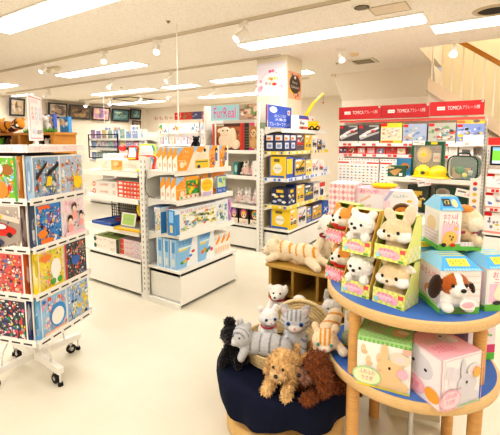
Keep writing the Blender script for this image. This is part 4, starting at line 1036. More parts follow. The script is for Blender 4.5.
puz('yellow and blue puzzle box of many small shapes, far column of the bottom tier', 'R', 0, .007, .20, [C('98bce4'), C('f0c82c'), C('f4d83c'), C('6a94d0'), C('f0d44a'), C('3a4a6a'), W], 18, None, C('8ab0e0'))
puz('bright green and orange puzzle box on the left face of the top tier', 'L', 3, -.15, .31, [C('7ac03c'), C('f0a030'), C('f4d02c'), W, C('e8402c'), C('5a3a6a'), C('8ad0e8')], 21, lambda F: F.ell(.62, .25, .18, .2, C('f0913c')).ell(.8, .7, .12, .12, C('a86a2c')).ell(.55, .72, .16, .14, W).rect(.95, 0, 1, 1, C('5aa83c')), C('f09a2c'))
def cars(F):
    F.poly([(.0, .1), (1, .75), (1, .2), (.6, .03), (0, .03)], C('a89a90')).poly([(0, .8), (1, .6), (1, .7), (0, .95)], C('e8d0c0'))
    def car(x, y, s, c): F.ell(x, y, s, s * .42, c).ell(x - s * .1, y + s * .28, s * .55, s * .3, mixc(c, BLACK, .25)).ell(x - s * .1, y + s * .3, s * .4, s * .2, C('d8e4ec')).ell(x - s * .5, y - s * .3, s * .2, s * .2, BLACK).ell(x + s * .5, y - s * .3, s * .2, s * .2, BLACK)
    car(.42, .74, .2, C('f2c81c')); car(.62, .42, .3, C('d8281c')); car(.4, .14, .24, C('3a3f66'))
puz('puzzle box of racing cars on the left face of the second tier', 'L', 2, -.15, .31, [C('b8aaa0'), C('a8a0a0'), C('d8c8b8'), C('e8dcd0')], 22, cars, C('8a6a68'), n=14)
puz('crowded red and white puzzle box on the left face of the third tier', 'L', 1, -.15, .31, [C('d8605a'), C('f0e4dc'), C('a83a3a'), C('5a78b0'), C('e8b89a'), C('3a3438'), C('d8403a'), C('e8c85a')], 23, None, C('d0642c'), n=140, rm=(.035, .09))
puz('dark puzzle box of bright figures on the left face of the bottom tier', 'L', 0, -.15, .31, [C('3a3a50'), C('d84a3a'), C('e85a8a'), C('f0d03c'), C('3a8a6a'), C('e8e0dc'), C('2c5aa0')], 24, None, C('3a4a80'), n=110, rm=(.04, .12))
# sign standing on the rack
sg = thing('price_placard', 'white placard with a pink border and coloured lettering standing on the puzzle rack', 'sign', (-2.43, 1.27, 1.4405), R(45))
m = MB().box(-.008, -.012, 0, .008, .0, .07, W, 'gloss'); m.build('stand', sg)
m = MB().box(-.006, -.12, .06, .0, .12, .335, C('fbf7f4'))
F = Face(m, (0, -.12, .06), (0, .24, 0), (0, 0, .275))
F.rect(0, 0, 1, 1, C('fbf5f2')).frame(.025, C('ee8fa0'), .05, .04, .95, .96)
for x, c, t_ in ((.26, C('f0566e'), '大人気'), (.52, C('9fb9c4'), 'かわいい'), (.76, C('4aa0dc'), 'パズル')):
    for j, ch in enumerate(t_): F.text(ch, x - .09, .66 - j * .1, x + .09, .75 - j * .1, c)
F.text('おすすめ', .15, .82, .6, .9, C('f09aac')).text('キッズ', .16, .12, .36, .28, C('5a8ad8')).text('80P', .48, .14, .84, .24, C('5a5458'))
m.build('card', sg)

# ------------------------------------------------------------------ toy car wall
g = 'boxed toy cars on the wall shelf'
def track_box(F):
    F.rect(0, 0, 1, 1, C('4a4448')).rect(0, 0, 1, .12, C('e8e0d8')).poly([(.05, .25), (.5, .55), (.95, .78), (.95, .9), (.4, .66), (.02, .4)], C('dcd8d8')).poly([(.1, .18), (.6, .4), (.98, .55), (.98, .64), (.5, .5), (.05, .28)], C('b9b4b4')).ell(.3, .42, .1, .06, C('f0f0f0')).ell(.7, .66, .12, .06, C('c83a3a')).rect(.02, .82, .2, .96, RED).rect(.5, .9, .95, .97, C('a8b0a8'))
def city(seed, bg, pal, n=26):
    def fn(F): F.rect(0, 0, 1, 1, bg).mosaic(0, .12, 1, .86, n, pal, seed, .08, .24).rect(.02, .84, .22, .97, RED).rect(0, 0, 1, .1, W)
    return fn
GP = [C('b0b8c8'), C('8a9ac0'), W, C('c8a89a'), C('6a8ab8'), C('d8d0c8'), C('a8b890')]
TY = 6.16
for x, w_, h, lb, fn, base in (
        (-2.105, .31, .285, 'first dark race track box at the left end of the toy car wall', track_box, C('4a4448')),
        (-1.78, .325, .285, 'second dark race track box on the toy car wall', track_box, C('4a4448')),
        (-1.445, .31, .305, 'yellow edged toy car set box right of the race track boxes', lambda F: F.rect(0, 0, 1, 1, C('f3d9b8')).rect(0, .78, 1, 1, C('f2d22c')).rect(.0, .84, .3, 1, RED).mosaic(.03, .2, .97, .76, 22, [C('e8b8a0'), C('d8c8c8'), C('c88a7a'), W, C('b0a8c8')], 6, .08, .2).rect(0, 0, 1, .14, C('f0c840')).rect(.05, .03, .6, .12, C('e8503c')), C('f2d02c')),
        (-1.115, .325, .285, 'blue grey toy road set box in the middle of the toy car wall', city(7, C('a8b4cc'), GP), C('a8b0c8')),
        (-.755, .35, .29, 'toy town set box with green and red pieces on the toy car wall', city(8, C('b8b8a8'), [C('7a9a6a'), C('c85a4a'), C('d8d0c0'), C('8a8a90'), C('e8e0d8'), C('6a8a9a')], 34), C('b8b8a8')),
        (-.405, .33, .27, 'blue and yellow toy road set box at the right end of the toy car wall', city(9, C('8a9cd0'), [C('6a7ac0'), C('b8c0e0'), W, C('f0d03a'), C('8a8a9a'), C('d8d8e8')], 34), C('8a9cd0'))):
    carton('toy_car_set', lb, 'boxed toy cars', (w_, .2, h), (x, TY, 1.4605), 0, base, {'F': fn}, g)
carton('toy_car_set', 'flat orange and yellow box lying on top of the rightmost toy road set box', 'boxed toy cars', (.34, .18, .055), (-.405, 6.16, 1.731), 0, C('f0a848'), {'F': lambda F: F.rect(0, 0, 1, 1, C('f0b860')).rect(.5, .1, 1, .5, C('e8d03a')).ell(.7, .6, .12, .4, C('7a6a68')).rect(0, .2, .3, .8, C('e8763c'))}, g)
rg = random.Random(4)
SP = [C('a8402c'), C('c8b89a'), C('5a6a9a'), C('e0d8d0'), C('7a4a3a'), C('8a98b8'), C('d8c070'), C('6a8a6a')]
words = ['dark blue', 'brown', 'pale and red', 'pink', 'grey blue', 'red striped', 'cream', 'dull green']
lead = [C('4a5078'), C('8a4a34'), C('e0b8b0'), C('e8a8b0'), C('8a98b8'), C('c8443a'), C('e8dcc8'), C('7a9478')]
for i in range(7):
    x = -2.21 + i * .152
    carton('toy_car_pack', words[i] + ' small toy car pack in the row under the race track boxes', 'boxed toy car', (.14, .1, .115), (x, 6.15, 1.2905), 0, C('d8443c'),
           {'F': lambda F, i=i: F.rect(0, 0, 1, 1, C('e2504a')).rect(.12, .12, .9, .8, lead[i]).mosaic(.12, .12, .9, .8, 8, [lead[i], W, SP[i]], i, .15, .4).rect(0, .82, .5, 1, RED)}, 'small toy car packs')
def chart(seed):
    def fn(F):
        F.rect(0, 0, 1, 1, C('f7f2ee')).rect(0, .80, 1, .86, C('dd3a34'))
        F.rect(.28, .78, .72, .92, C('f7f2ee')).text('TOMICA', .32, .79, .68, .88, C('dc4640'))
        for i in range(14): F.k = 4; F.ell(.04 + i * .071, .95, .018, .022, C('e2605a') if i % 2 else C('6a5a5a'), 8)
        rg = random.Random(seed)
        for i in range(10):
            for j in range(6):
                c = rg.choice([C('e8c23c'), C('d8483c'), C('5a78b8'), C('8a9aa0'), C('3a3a40'), C('f0a040'), C('7ab088'), C('d0d0d0')])
                x = .03 + i * .097; y = .05 + j * .118
                F.k = 4; F.rect(x + .01, y + .02, x + .065, y + .045, c); F.k = 5; F.rect(x + .02, y + .045, x + .05, y + .065, mixc(c, BLACK, .2)); F.k = 4; F.rect(x + .08, y, x + .084, y + .1, C('e4dcd8'))
    return fn
for i, (x, w_) in enumerate(((-1.94, .655), (-1.27, .64))):
    m = MB().box(-w_ / 2, 0, 0, w_ / 2, .012, .40, W); F = Face(m, (-w_ / 2, 0, 0), (w_, 0, 0), (0, 0, .40)); chart(3 + i)(F)
    t = thing('hanging_car_rack', ['white panel of rows of tiny toy cars under the left red header', 'white panel of rows of tiny toy cars, partly behind the small green box'][i], 'display panel', (x, 6.05, .82), 0, 'panels of tiny toy cars')
    m.build('panel', t); MB().box(-w_ / 2, .012, 0, w_ / 2, .06, .02, SHELF, 'steel').build('bracket', t)
for i, (x, w_, lb) in enumerate(((-.72, .11, 'white pack with a blue dot hanging left of three above the clear case'), (-.60, .11, 'white pack with a red dot hanging in the middle of three above the clear case'), (-.44, .17, 'white pack with a dark window hanging right of three above the clear case'))):
    carton('toy_car_pack', lb, 'boxed toy car', (w_, .06, .17), (x, 6.1, 1.2905), 0, W, {'F': lambda F, i=i: F.rect(0, 0, 1, 1, C('f4ece6')).ell(.3, .8, .15, .08, [C('4a6ac0'), RED, C('e88a5a')][i]).rect(.2, .1, .8, .5, [C('f0e4dc'), C('e8d8d0'), C('6a6468')][i]).rect(0, 0, 1, .06, C('e8a090'))}, 'small toy car packs')
t = thing('price_card', 'white price card in front of the blue and yellow road set', 'sign', (-.36, 5.998, 1.43), 0, 'white price cards at the toy car wall')
m = MB().box(-.12, 0, 0, .12, .004, .15, W); F = Face(m, (-.12, 0, 0), (.24, 0, 0), (0, 0, .15)); F.rect(.1, .3, .5, .4, C('f0d8c8')).rect(.1, .12, .3, .22, C('e88a5a')); m.build('card', t)

# helmet shelf goods (shelf top z = 1.09, front y = 4.5)
hg = 'toy tool sets on the helmet shelf'
GB = C('1f5a3e')
carton('toy_tool_set', 'small dark green box with a brown tool picture on the helmet shelf', 'toy set', (.18, .12, .125), (-1.02, 4.62, 1.0905), 0, GB, {'F': lambda F: F.rect(0, 0, 1, 1, C('2a5a44')).rect(.0, .7, .2, 1, C('c8b89a')).poly([(.1, .5), (.6, .75), (.9, .7), (.7, .45), (.5, .1), (.35, .15)], C('c89a5a')).rect(.7, .1, .9, .35, W).rect(.05, .75, .4, .9, C('d8c8a0'))}, hg)
carton('toy_tool_set', 'small blue and orange box behind the small green tool box', 'toy set', (.16, .08, .2), (-.98, 4.80, 1.0905), 0, C('3a78b0'), {'F': lambda F: F.rect(0, 0, 1, 1, C('3f86b8')).ell(.6, .55, .3, .2, C('d88a3a')).ell(.7, .5, .15, .1, C('4a2a1a'))}, hg)
t = thing('toy_tool_set', 'tall green framed window box with yellow helmets standing on the helmet shelf', 'toy set', (-.735, 4.87, 1.0905), 0, hg)
m = MB()
for a1 in ((-.17, -.07, 0, -.145, .07, .40), (.145, -.07, 0, .17, .07, .40), (-.145, -.07, .36, .145, .07, .40), (-.145, -.07, 0, .145, .07, .03), (-.145, .05, .03, .145, .07, .36)): m.box(*a1, GB)
F = Face(m, (-.17, -.07, .36), (.34, 0, 0), (0, 0, .04)); F.rect(.6, .2, .8, .9, C('f0d83a')); m.build('box', t)
m = MB().ell((-.04, -.02, .25), (.085, .05, .10), C('f6c81c'), m='gloss').box(.06, -.04, .17, .13, 0, .27, C('f0e4d0')).box(.07, -.045, .2, .12, -.04, .23, C('e09a80')); m.build('helmet', t)
MB().box(.05, -.05, .29, .14, .03, .33, C('7a4a2a'), 'gloss').build('tool', t)
MB().box(-.145, -.068, .03, .145, -.066, .36, W, 'clear').build('window', t)
def helmet(lb, loc, rz, s, tilt=0):
    t = thing('toy_helmet', lb, 'toy helmet', loc, rz, 'yellow toy helmets on the shelf')
    pr = [(.0, .17)] + [(.115 * math.sin(a), .055 + .115 * math.cos(a)) for a in [PI / 2 * i / 8 for i in range(1, 9)]] + [(.118, .03), (.125, .02)]
    m = MB().lathe(list(reversed(pr)), 28, col=C('f7cb12'), m='gloss'); o = m.build('shell', t); o.scale = (1, 1.1, 1)
    m = MB().lathe([(.118, .028), (.15, .014), (.152, .008), (.118, .014)], 28, col=C('f4c20c'), m='gloss'); o = m.build('brim', t); o.scale = (1, 1.15, 1)
    m = MB()
    for x in (-.03, 0, .03): m.tube([(x, -.125 * math.cos(a), .06 + .114 * math.sin(a)) for a in [PI * i / 10 for i in range(11)]], .006, 6, C('f9d838'), 'gloss')
    m.build('ridge', t)
    m = MB(); m.ell((0, -.128, .07), (.03, .01, .025), C('3a5a3c'), m='gloss'); m.build('badge', t)
    t.scale = (s, s, s)
    return t
helmet('yellow toy helmet in front of the tall green framed box', (-.76, 4.70, 1.0905), R(10), .80)
helmet('larger yellow toy helmet at the front edge between the green box and clear case', (-.585, 4.585, 1.0905), R(70), .78)
t = thing('toy_case', 'clear rounded carry case with a green back and tools inside on the helmet shelf', 'toy case', (-.345, 4.66, 1.0905), R(-6), hg)
def rr_pts(w_, h, r_, y, z0=0, n=5):
    p = []
    for cx, cz, a0 in ((w_ / 2 - r_, z0 + r_, -90), (w_ / 2 - r_, z0 + h - r_, 0), (-w_ / 2 + r_, z0 + h - r_, 90), (-w_ / 2 + r_, z0 + r_, 180)):
        for i in range(n + 1): a = R(a0 + 90 * i / n); p.append((cx + r_ * math.cos(a), y, cz + r_ * math.sin(a)))
    return p
MB().prism(rr_pts(.28, .25, .07, .02), (0, .09, 0), C('1d4a38'), 'gloss').build('back_shell', t)
MB().prism(rr_pts(.275, .245, .07, -.10, .002), (0, .118, 0), C('dce8e4'), 'clear').build('clear_shell', t)
m = MB().tube(rr_pts(.28, .25, .07, -.1) + [rr_pts(.28, .25, .07, -.1)[0]], .007, 6, C('2c4038'), 'gloss'); m.tube([(-.06, -.04, .25), (-.05, -.04, .275), (0, -.04, .285), (.05, -.04, .275), (.06, -.04, .25)], .01, 8, C('2a3a34'), 'gloss'); m.build('handle', t)
m = MB().box(-.1, -.05, .012, .06, .01, .12, C('c89a5a')).ell((-.03, -.06, .1), (.05, .03, .04), C('3a8a4a'), m='gloss').box(-.02, -.07, .012, .1, .0, .08, C('5a7a68')).ell((.02, -.075, .05), (.025, .02, .025), C('e8d84a'), m='gloss').box(.05, -.07, .05, .09, -.05, .1, W)
m.build('tools', t)
def pcard(lb, loc, rz, w_, h, tilt=-20, red=True, slant=0):
    t = thing('price_card', lb, 'sign', loc, rz, 'white price cards at the helmet shelf')
    m = MB().box(-w_ / 2, 0, 0, w_ / 2, .004, h, W); F = Face(m, (-w_ / 2, 0, 0), (w_, 0, 0), (0, 0, h)); F.rect(.1, .55, .55, .75, C('8a8486')).text('2,980', .5, .15, .92, .5, C('e0524a')); 
    MM = Matrix.Rotation(R(slant), 4, 'Y') @ Matrix.Rotation(R(tilt), 4, 'X')
    MB().merge(m, MM).build('card', t)
    MB().box(-.01, .004, 0, .01, .03, .01, C('d8d4cc')).build('clip', t)
pcard('white price card with red figures stuck on the tall green framed box', (-.83, 4.79, 1.45), R(0), .13, .05, 0)
pcard('white price card at the left under the helmet shelf edge', (-.70, 4.49, 1.01), R(4), .13, .06, 0, slant=-10)
pcard('large slanted white price card under the right end of the helmet shelf', (-.32, 4.49, .92), 0, .17, .08, 0, slant=9)
pcard('small white price strip on the helmet shelf edge below the left helmet', (-.79, 4.48, 1.055), 0, .14, .035, 0)
z0 = .7005
carton('toy_tool_set', 'dark green box with a pale round blade picture under the helmet shelf', 'toy set', (.32, .16, .30), (-.45, 4.68, z0), 0, C('17402f'), {'F': lambda F: F.rect(0, 0, 1, 1, C('1b4434')).ell(.25, .8, .22, .16, C('a89a88')).ell(.22, .8, .14, .1, C('8a7c6c')).rect(.4, .15, .9, .4, C('2c6a4a'))}, hg)
carton('toy_tool_set', 'yellow and dark box under the left end of the helmet shelf', 'toy set', (.22, .14, .30), (-.78, 4.66, z0), 0, C('3a4a34'), {'F': lambda F: F.rect(0, 0, 1, 1, C('2c3c2c')).rect(.1, .2, .7, .8, C('e0b83c')).mosaic(.1, .2, .9, .9, 10, [C('3a3a3a'), C('c89a3a'), C('e8d8a0')], 3, .1, .3)}, hg)

carton('toy_tool_set', 'dark green box with red lettering low down, right of the plush dog house boxes', 'toy set', (.17, .12, .39), (-.31, 4.60, .2505), 0, C('143c2c'), {'F': lambda F: F.rect(0, 0, 1, 1, C('15402f')).rect(.15, .86, .75, .93, C('d84a3a')).ell(.5, .5, .35, .12, C('6a7a70')).ell(.6, .4, .2, .1, C('a8a8a0')).rect(.1, .1, .6, .2, C('3a5a48'))}, hg)
# right hand rack goods
RG = 'boxed toys on the rack at the right edge'
t = thing('video_screen', 'black framed screen showing a green picture under the red board at the right edge', 'screen', (.02, 5.93, 1.18), 0)
MB().box(-.17, 0, 0, .2, .04, .25, C('26282c'), 'gloss').box(-.08, .04, 0, .1, .1, .02, DGREY, 'gloss').build('frame', t)
m = MB().box(-.145, -.002, .025, .18, 0, .235, C('3a70b0'), 'screen'); F = Face(m, (-.145, -.002, .025), (.325, 0, 0), (0, 0, .21), 'screen'); F.rect(0, 0, 1, 1, C('6cc83c')).rect(0, .8, 1, 1, C('7aa8d0')).rect(.35, .3, .75, .75, C('7a58b0')).rect(0, 0, 1, .18, C('b0b8c8')); m.build('display', t)
def rbox(lb, x, z, w_, h, fn): carton('boxed_toy', lb, 'boxed toy', (w_, .2, h), (x, 6.02, z), 0, C('f2e4e0'), {'F': fn}, RG)
rb = lambda seed, a, b: (lambda F: F.rect(0, 0, 1, 1, C('f6ece8')).rect(0, .82, .3, 1, RED).mosaic(.05, .15, .95, .8, 16, [a, b, W, C('e8d0c8'), C('8a8a98')], seed, .08, .25).rect(0, 0, 1, .1, C('ee9a8a')))
rbox('white box with a red corner on the upper board of the right rack', -.03, .8705, .28, .2, rb(1, C('c8d0e0'), C('7a88b8')))
rbox('white and pale blue box on the middle board of the right rack', -.03, .6205, .28, .2, rb(2, C('a8c0e0'), C('5a7ac8')))
rbox('red cornered white box with grey cars on the bottom deck of the right rack', -.03, .2805, .28, .28, rb(3, C('6a6a78'), C('d8c050')))

# ------------------------------------------------------------------ soft toys
def capsule(mb, p0, p1, r0, r1):
    mb.cyl(p0, p1, r0, r1, 12, (1, 1, 1), 'plush')
    mb.ell(p0, r0, (1, 1, 1), n=12, k=8); mb.ell(p1, r1, (1, 1, 1), n=12, k=8)
def rotm(r):
    return Matrix.Rotation(r[2], 3, 'Z') @ Matrix.Rotation(r[1], 3, 'Y') @ Matrix.Rotation(r[0], 3, 'X')
def plush_body(name, parent, blobs, voxel=.005, smooth=3, colfn=None, fur=0.0, ffreq=60, tufts=0, tlen=.01, m='plush', seed=1):
    """blobs: ('e', centre, radii, colour[, rot]) or ('c', p0, p1, r0, r1, colour); grown together into one continuous skin"""
    mb = MB(); tests = []
    for b in blobs:
        if b[0] == 'e':
            r = b[2] if isinstance(b[2], (tuple, list)) else (b[2],) * 3
            M = rotm(b[4]) if len(b) > 4 else Matrix.Identity(3)
            mb.ell(b[1], r, (1, 1, 1), M, 16, 10)
            tests.append((0, Vector(b[1]), M.transposed(), r, b[3]))
        else:
            capsule(mb, b[1], b[2], b[3], b[4]); tests.append((1, Vector(b[1]), Vector(b[2]), (b[3], b[4]), b[5]))
    o = bpy.data.objects.new('tmp', mb.mesh('tmp')); COL.objects.link(o)
    rm = o.modifiers.new('r', 'REMESH'); rm.mode = 'VOXEL'; rm.voxel_size = voxel
    sm = o.modifiers.new('s', 'SMOOTH'); sm.factor = .5; sm.iterations = smooth
    bpy.context.view_layer.update()
    me = bpy.data.meshes.new_from_object(o.evaluated_get(bpy.context.evaluated_depsgraph_get()))
    tm = o.data; bpy.data.objects.remove(o); bpy.data.meshes.remove(tm)
    vs = [v.co.copy() for v in me.vertices]; ns = [v.normal.copy() for v in me.vertices]; fs = [tuple(p.vertices) for p in me.polygons]
    bpy.data.meshes.remove(me)
    cols = []
    for p in vs:
        best = 1e9; bc = None; bi = 0
        for i, t in enumerate(tests):
            if t[0] == 0:
                q = t[2] @ (p - t[1]); d = math.sqrt((q.x / t[3][0]) ** 2 + (q.y / t[3][1]) ** 2 + (q.z / t[3][2]) ** 2)
            else:
                ab_ = t[2] - t[1]; tt = max(0, min(1, (p - t[1]).dot(ab_) / max(ab_.length_squared, 1e-9)))
                d = (p - t[1] - ab_ * tt).length / (t[3][0] * (1 - tt) + t[3][1] * tt)
            if d < best: best = d; bc = t[4]; bi = i
        if colfn: bc = colfn(p, bi, bc)
        cols.append(bc)
    rg = random.Random(seed)
    if fur:
        vs = [p + n * (fur * (noise.noise(p * ffreq + Vector((seed, 0, 0))) + .5 * noise.noise(p * ffreq * 2.3))) for p, n in zip(vs, ns)]
    if tufts:
        nv = len(vs)
        for k in range(tufts):
            i = rg.randrange(nv); p = vs[i]; n = ns[i]
            d = (n + Vector((rg.uniform(-.7, .7), rg.uniform(-.7, .7), rg.uniform(-.9, .3)))).normalized() * tlen * rg.uniform(.6, 1.3)
            s = n.cross(d)
            s = (s.normalized() if s.length > 1e-6 else Vector((1, 0, 0))) * tlen * .22
            b = len(vs); vs += [p - s - n * .001, p + s - n * .001, p + d]
            f = rg.uniform(.8, 1.15); c = tuple(min(1, x * f) for x in cols[i]); cols += [c, c, tuple(min(1, x * 1.12) for x in c)]
            fs.append((b, b + 1, b + 2))
    me = bpy.data.meshes.new(name); me.from_pydata([tuple(v) for v in vs], [], fs)
    me.materials.append(MATS[m])
    me.polygons.foreach_set('use_smooth', [True] * len(me.polygons))
    at = me.color_attributes.new('Col', 'FLOAT_COLOR', 'POINT')
    buf = []
    for c in cols: buf += [c[0], c[1], c[2], 1]
    at.data.foreach_set('color', buf); me.update()
    o = bpy.data.objects.new(name, me); COL.objects.link(o); o.parent = parent
    return o
def dots(par, kind, pts, r, col=BLACK, m='gloss'):
    for p in pts: MB().ell(p, r, col, m=m, n=12, k=8).build(kind, par)

# --- boxed plush pets on the two tier table
WD = C('f6f1ea'); SHI = C('e9a24e'); BEI = C('ecd0a8'); PKN = C('f4c8cc')
def head_white(par, z=0):
    o = plush_body('plush_toy', par, [('e', (0, .0, .055 + z), (.045, .036, .05), WD), ('e', (0, -.012, .115 + z), (.053, .044, .046), WD), ('e', (0, -.05, .105 + z), (.026, .018, .02), W), ('e', (-.036, 0, .155 + z), (.018, .013, .02), WD), ('e', (.036, 0, .155 + z), (.018, .013, .02), WD),
                                        ('e', (-.03, -.04, .07 + z), (.018, .02, .02), WD), ('e', (.03, -.04, .07 + z), (.018, .02, .02), WD)], .005, 2, None, .004, 90)
    dots(o, 'eye', [(-.019, -.057, .122 + z), (.019, -.057, .122 + z)], (.0055, .004, .0055)); dots(o, 'nose', [(0, -.068, .111 + z)], (.008, .005, .006))
def head_shiba(par, z=0):
    def cf(p, i, c):
        if p.z > .115 + z and abs(p.x) > .006 + (.15 + z - p.z) * .35: return SHI
        return c
    o = plush_body('plush_toy', par, [('e', (0, .0, .05 + z), (.045, .036, .05), SHI), ('e', (0, -.01, .11 + z), (.052, .042, .046), WD), ('e', (0, -.05, .10 + z), (.026, .018, .02), W), ('e', (-.036, 0, .15 + z), (.016, .011, .024), SHI), ('e', (.036, 0, .15 + z), (.016, .011, .024), SHI)], .005, 2, cf)
    dots(o, 'eye', [(-.02, -.05, .12 + z), (.02, -.05, .12 + z)], (.006, .004, .007)); dots(o, 'nose', [(0, -.066, .107 + z)], (.007, .005, .006))
    MB().ell((0, -.058, .09 + z), (.02, .012, .008), C('c8281e'), m='gloss').build('mouth', o)
    MB().lathe([(.04, .068 + z), (.046, .074 + z), (.04, .08 + z)], 20, (0, -.005, 0), C('d8302a'), 'matte').build('collar', o)
def head_bunny(par, z=0, big=False):
    def cf(p, i, c):
        if i == 1 and abs(p.x) > .018 and p.z < .118 + z: return W
        return c
    bl = [('e', (0, .0, .05 + z), (.045, .036, .05), BEI), ('e', (0, -.012, .112 + z), (.057, .044, .045), BEI), ('e', (0, -.05, .098 + z), (.024, .016, .017), C('f3e2c8')), ('e', (-.035, -.03, .098 + z), (.028, .022, .022), W), ('e', (.035, -.03, .098 + z), (.028, .022, .022), W)]
    if big: bl += [('e', (-.035, .005, .165 + z), (.03, .012, .022), C('f2dcc0'), (0, R(60), 0)), ('e', (.042, -.005, .175 + z), (.022, .012, .042), C('f2dcc0'), (0, R(10), 0))]
    else: bl += [('e', (-.04, .0, .155 + z), (.018, .012, .03), C('f2dcc0'), (0, R(-25), 0)), ('e', (.045, -.01, .150 + z), (.032, .012, .017), C('f6ead8'), (0, R(15), 0))]
    o = plush_body('plush_toy', par, bl, .005, 2, cf)
    dots(o, 'eye', [(-.025, -.05, .114 + z), (.025, -.05, .114 + z)], (.0065, .004, .007)); dots(o, 'nose', [(0, -.066, .104 + z)], (.006, .004, .005), C('6a4a3a'))
def pet_box(label, loc, rz, pet, side, tone, w=.135, d=.118, h=.178, backc=None):
    t = thing('boxed_plush_pet', label, 'boxed plush toy', loc, rz, 'open fronted boxes of plush pets on the round table')
    LC = C('dde88e'); LC2 = C('f6f2ae')
    m = MB()
    lip = .06
    m.box(-w / 2, -d / 2, 0, w / 2, d / 2, .004, LC)
    m.poly([(-w / 2, -d / 2, 0), (w / 2, -d / 2, 0), (w / 2, -d / 2 + .006, lip), (-w / 2, -d / 2 + .006, lip)], LC2)
    m.poly([(w / 2, -d / 2 + .008, lip), (w / 2, -d / 2 + .002, 0), (-w / 2, -d / 2 + .002, 0), (-w / 2, -d / 2 + .008, lip)], LC)
    b = backc or C('8cc23c')
    m.box(-w / 2, d / 2 - .003, 0, w / 2, d / 2, h, b, B=LC)
    for s in (-1, 1):
        x = s * w / 2
        pts = [(x, -d / 2, 0), (x, d / 2, 0), (x, d / 2, h), (x, d / 2 - .045, h), (x, -d / 2 + .018, lip + .012), (x, -d / 2 + .006, lip)]
        m.prism(pts if s > 0 else pts, (-s * .002, 0, 0), side)
    m.box(-w / 2, d / 2 - .045, h - .003, w / 2, d / 2, h, C('e6e88a'))
    F = Face(m, (-w / 2, -d / 2, 0), (w, 0, 0), (0, .006, lip))
    F.rect(0, 0, 1, 1, tone[0]); k = F.k
    F.checks(12, 5, tone[1]); F.k = k + 1
    F.ell(.42, .5, .3, .3, C('f7b8cc')).ell(.66, .42, .14, .26, C('f7b8cc')).ell(.36, .46, .28, .2, C('f9d4de')).text('おすわり', .16, .56, .62, .76, C('e8508a')).text('ぬいぐるみ', .14, .26, .66, .48, C('ee6a9c')).rect(.8, .62, .96, .88, C('ee5a5a')).ell(.14, .28, .08, .14, C('9adbe8')).rect(.78, .06, .92, .18, C('5aa84a'))
    Rf = Face(m, (w / 2, -d / 2, 0), (0, d, 0), (0, 0, h)); Rf.checks(6, 3, mixc(side, W, .5), .05, .02, .98, .33)
    m.build('box', t)
    pet(t)
    for ch in t.children:
        if ch.name.startswith('plush_toy'): ch.scale = (1.13, 1.1, 1.08); ch.location = (0, 0, -.012)
    return t
TT = .85
def lerp_pose(a, b_, w, d):
    """pose of a box of width w and depth d whose front bottom edge runs from a towards b_"""
    ang = math.atan2(b_[1] - a[1], b_[0] - a[0]); u = (math.cos(ang), math.sin(ang)); v = (-u[1], u[0])
    return (a[0] + u[0] * w / 2 + v[0] * d / 2, a[1] + u[1] * w / 2 + v[1] * d / 2), ang
YW = (C('f2ef9c'), C('dfe268')); RDT = (C('f4c0c0'), C('ee7a7a'))
for lv in (0, 1):
    zz = TT + .0005 + lv * .181
    nm = ['lower', 'upper'][lv]
    (x, y), a = lerp_pose((-.684, 1.685), (-.593, 1.645), .122, .118)
    pet_box('orange and white plush shiba dog in a red labelled box, leftmost of the %s row' % nm, (x, y, zz), a, lambda t: head_shiba(t, .004), C('b4d468'), RDT, .122)
    (x, y), a = lerp_pose((-.555, 1.555), (-.426, 1.529), .13, .118)
    pet_box('white plush puppy in a yellow labelled box, middle of the %s row' % nm, (x, y, zz), a, lambda t: head_white(t, .004), C('f2c05a'), YW, .13, backc=C('f0a830'))
    (x, y), a = lerp_pose((-.414, 1.530), (-.283, 1.495), .136, .118)
    pet_box('beige plush rabbit in a green box, rightmost of the %s row' % nm, (x, y, zz), a, lambda t, lv=lv: head_bunny(t, .004, lv == 1), C('e2e68c'), YW, .136)

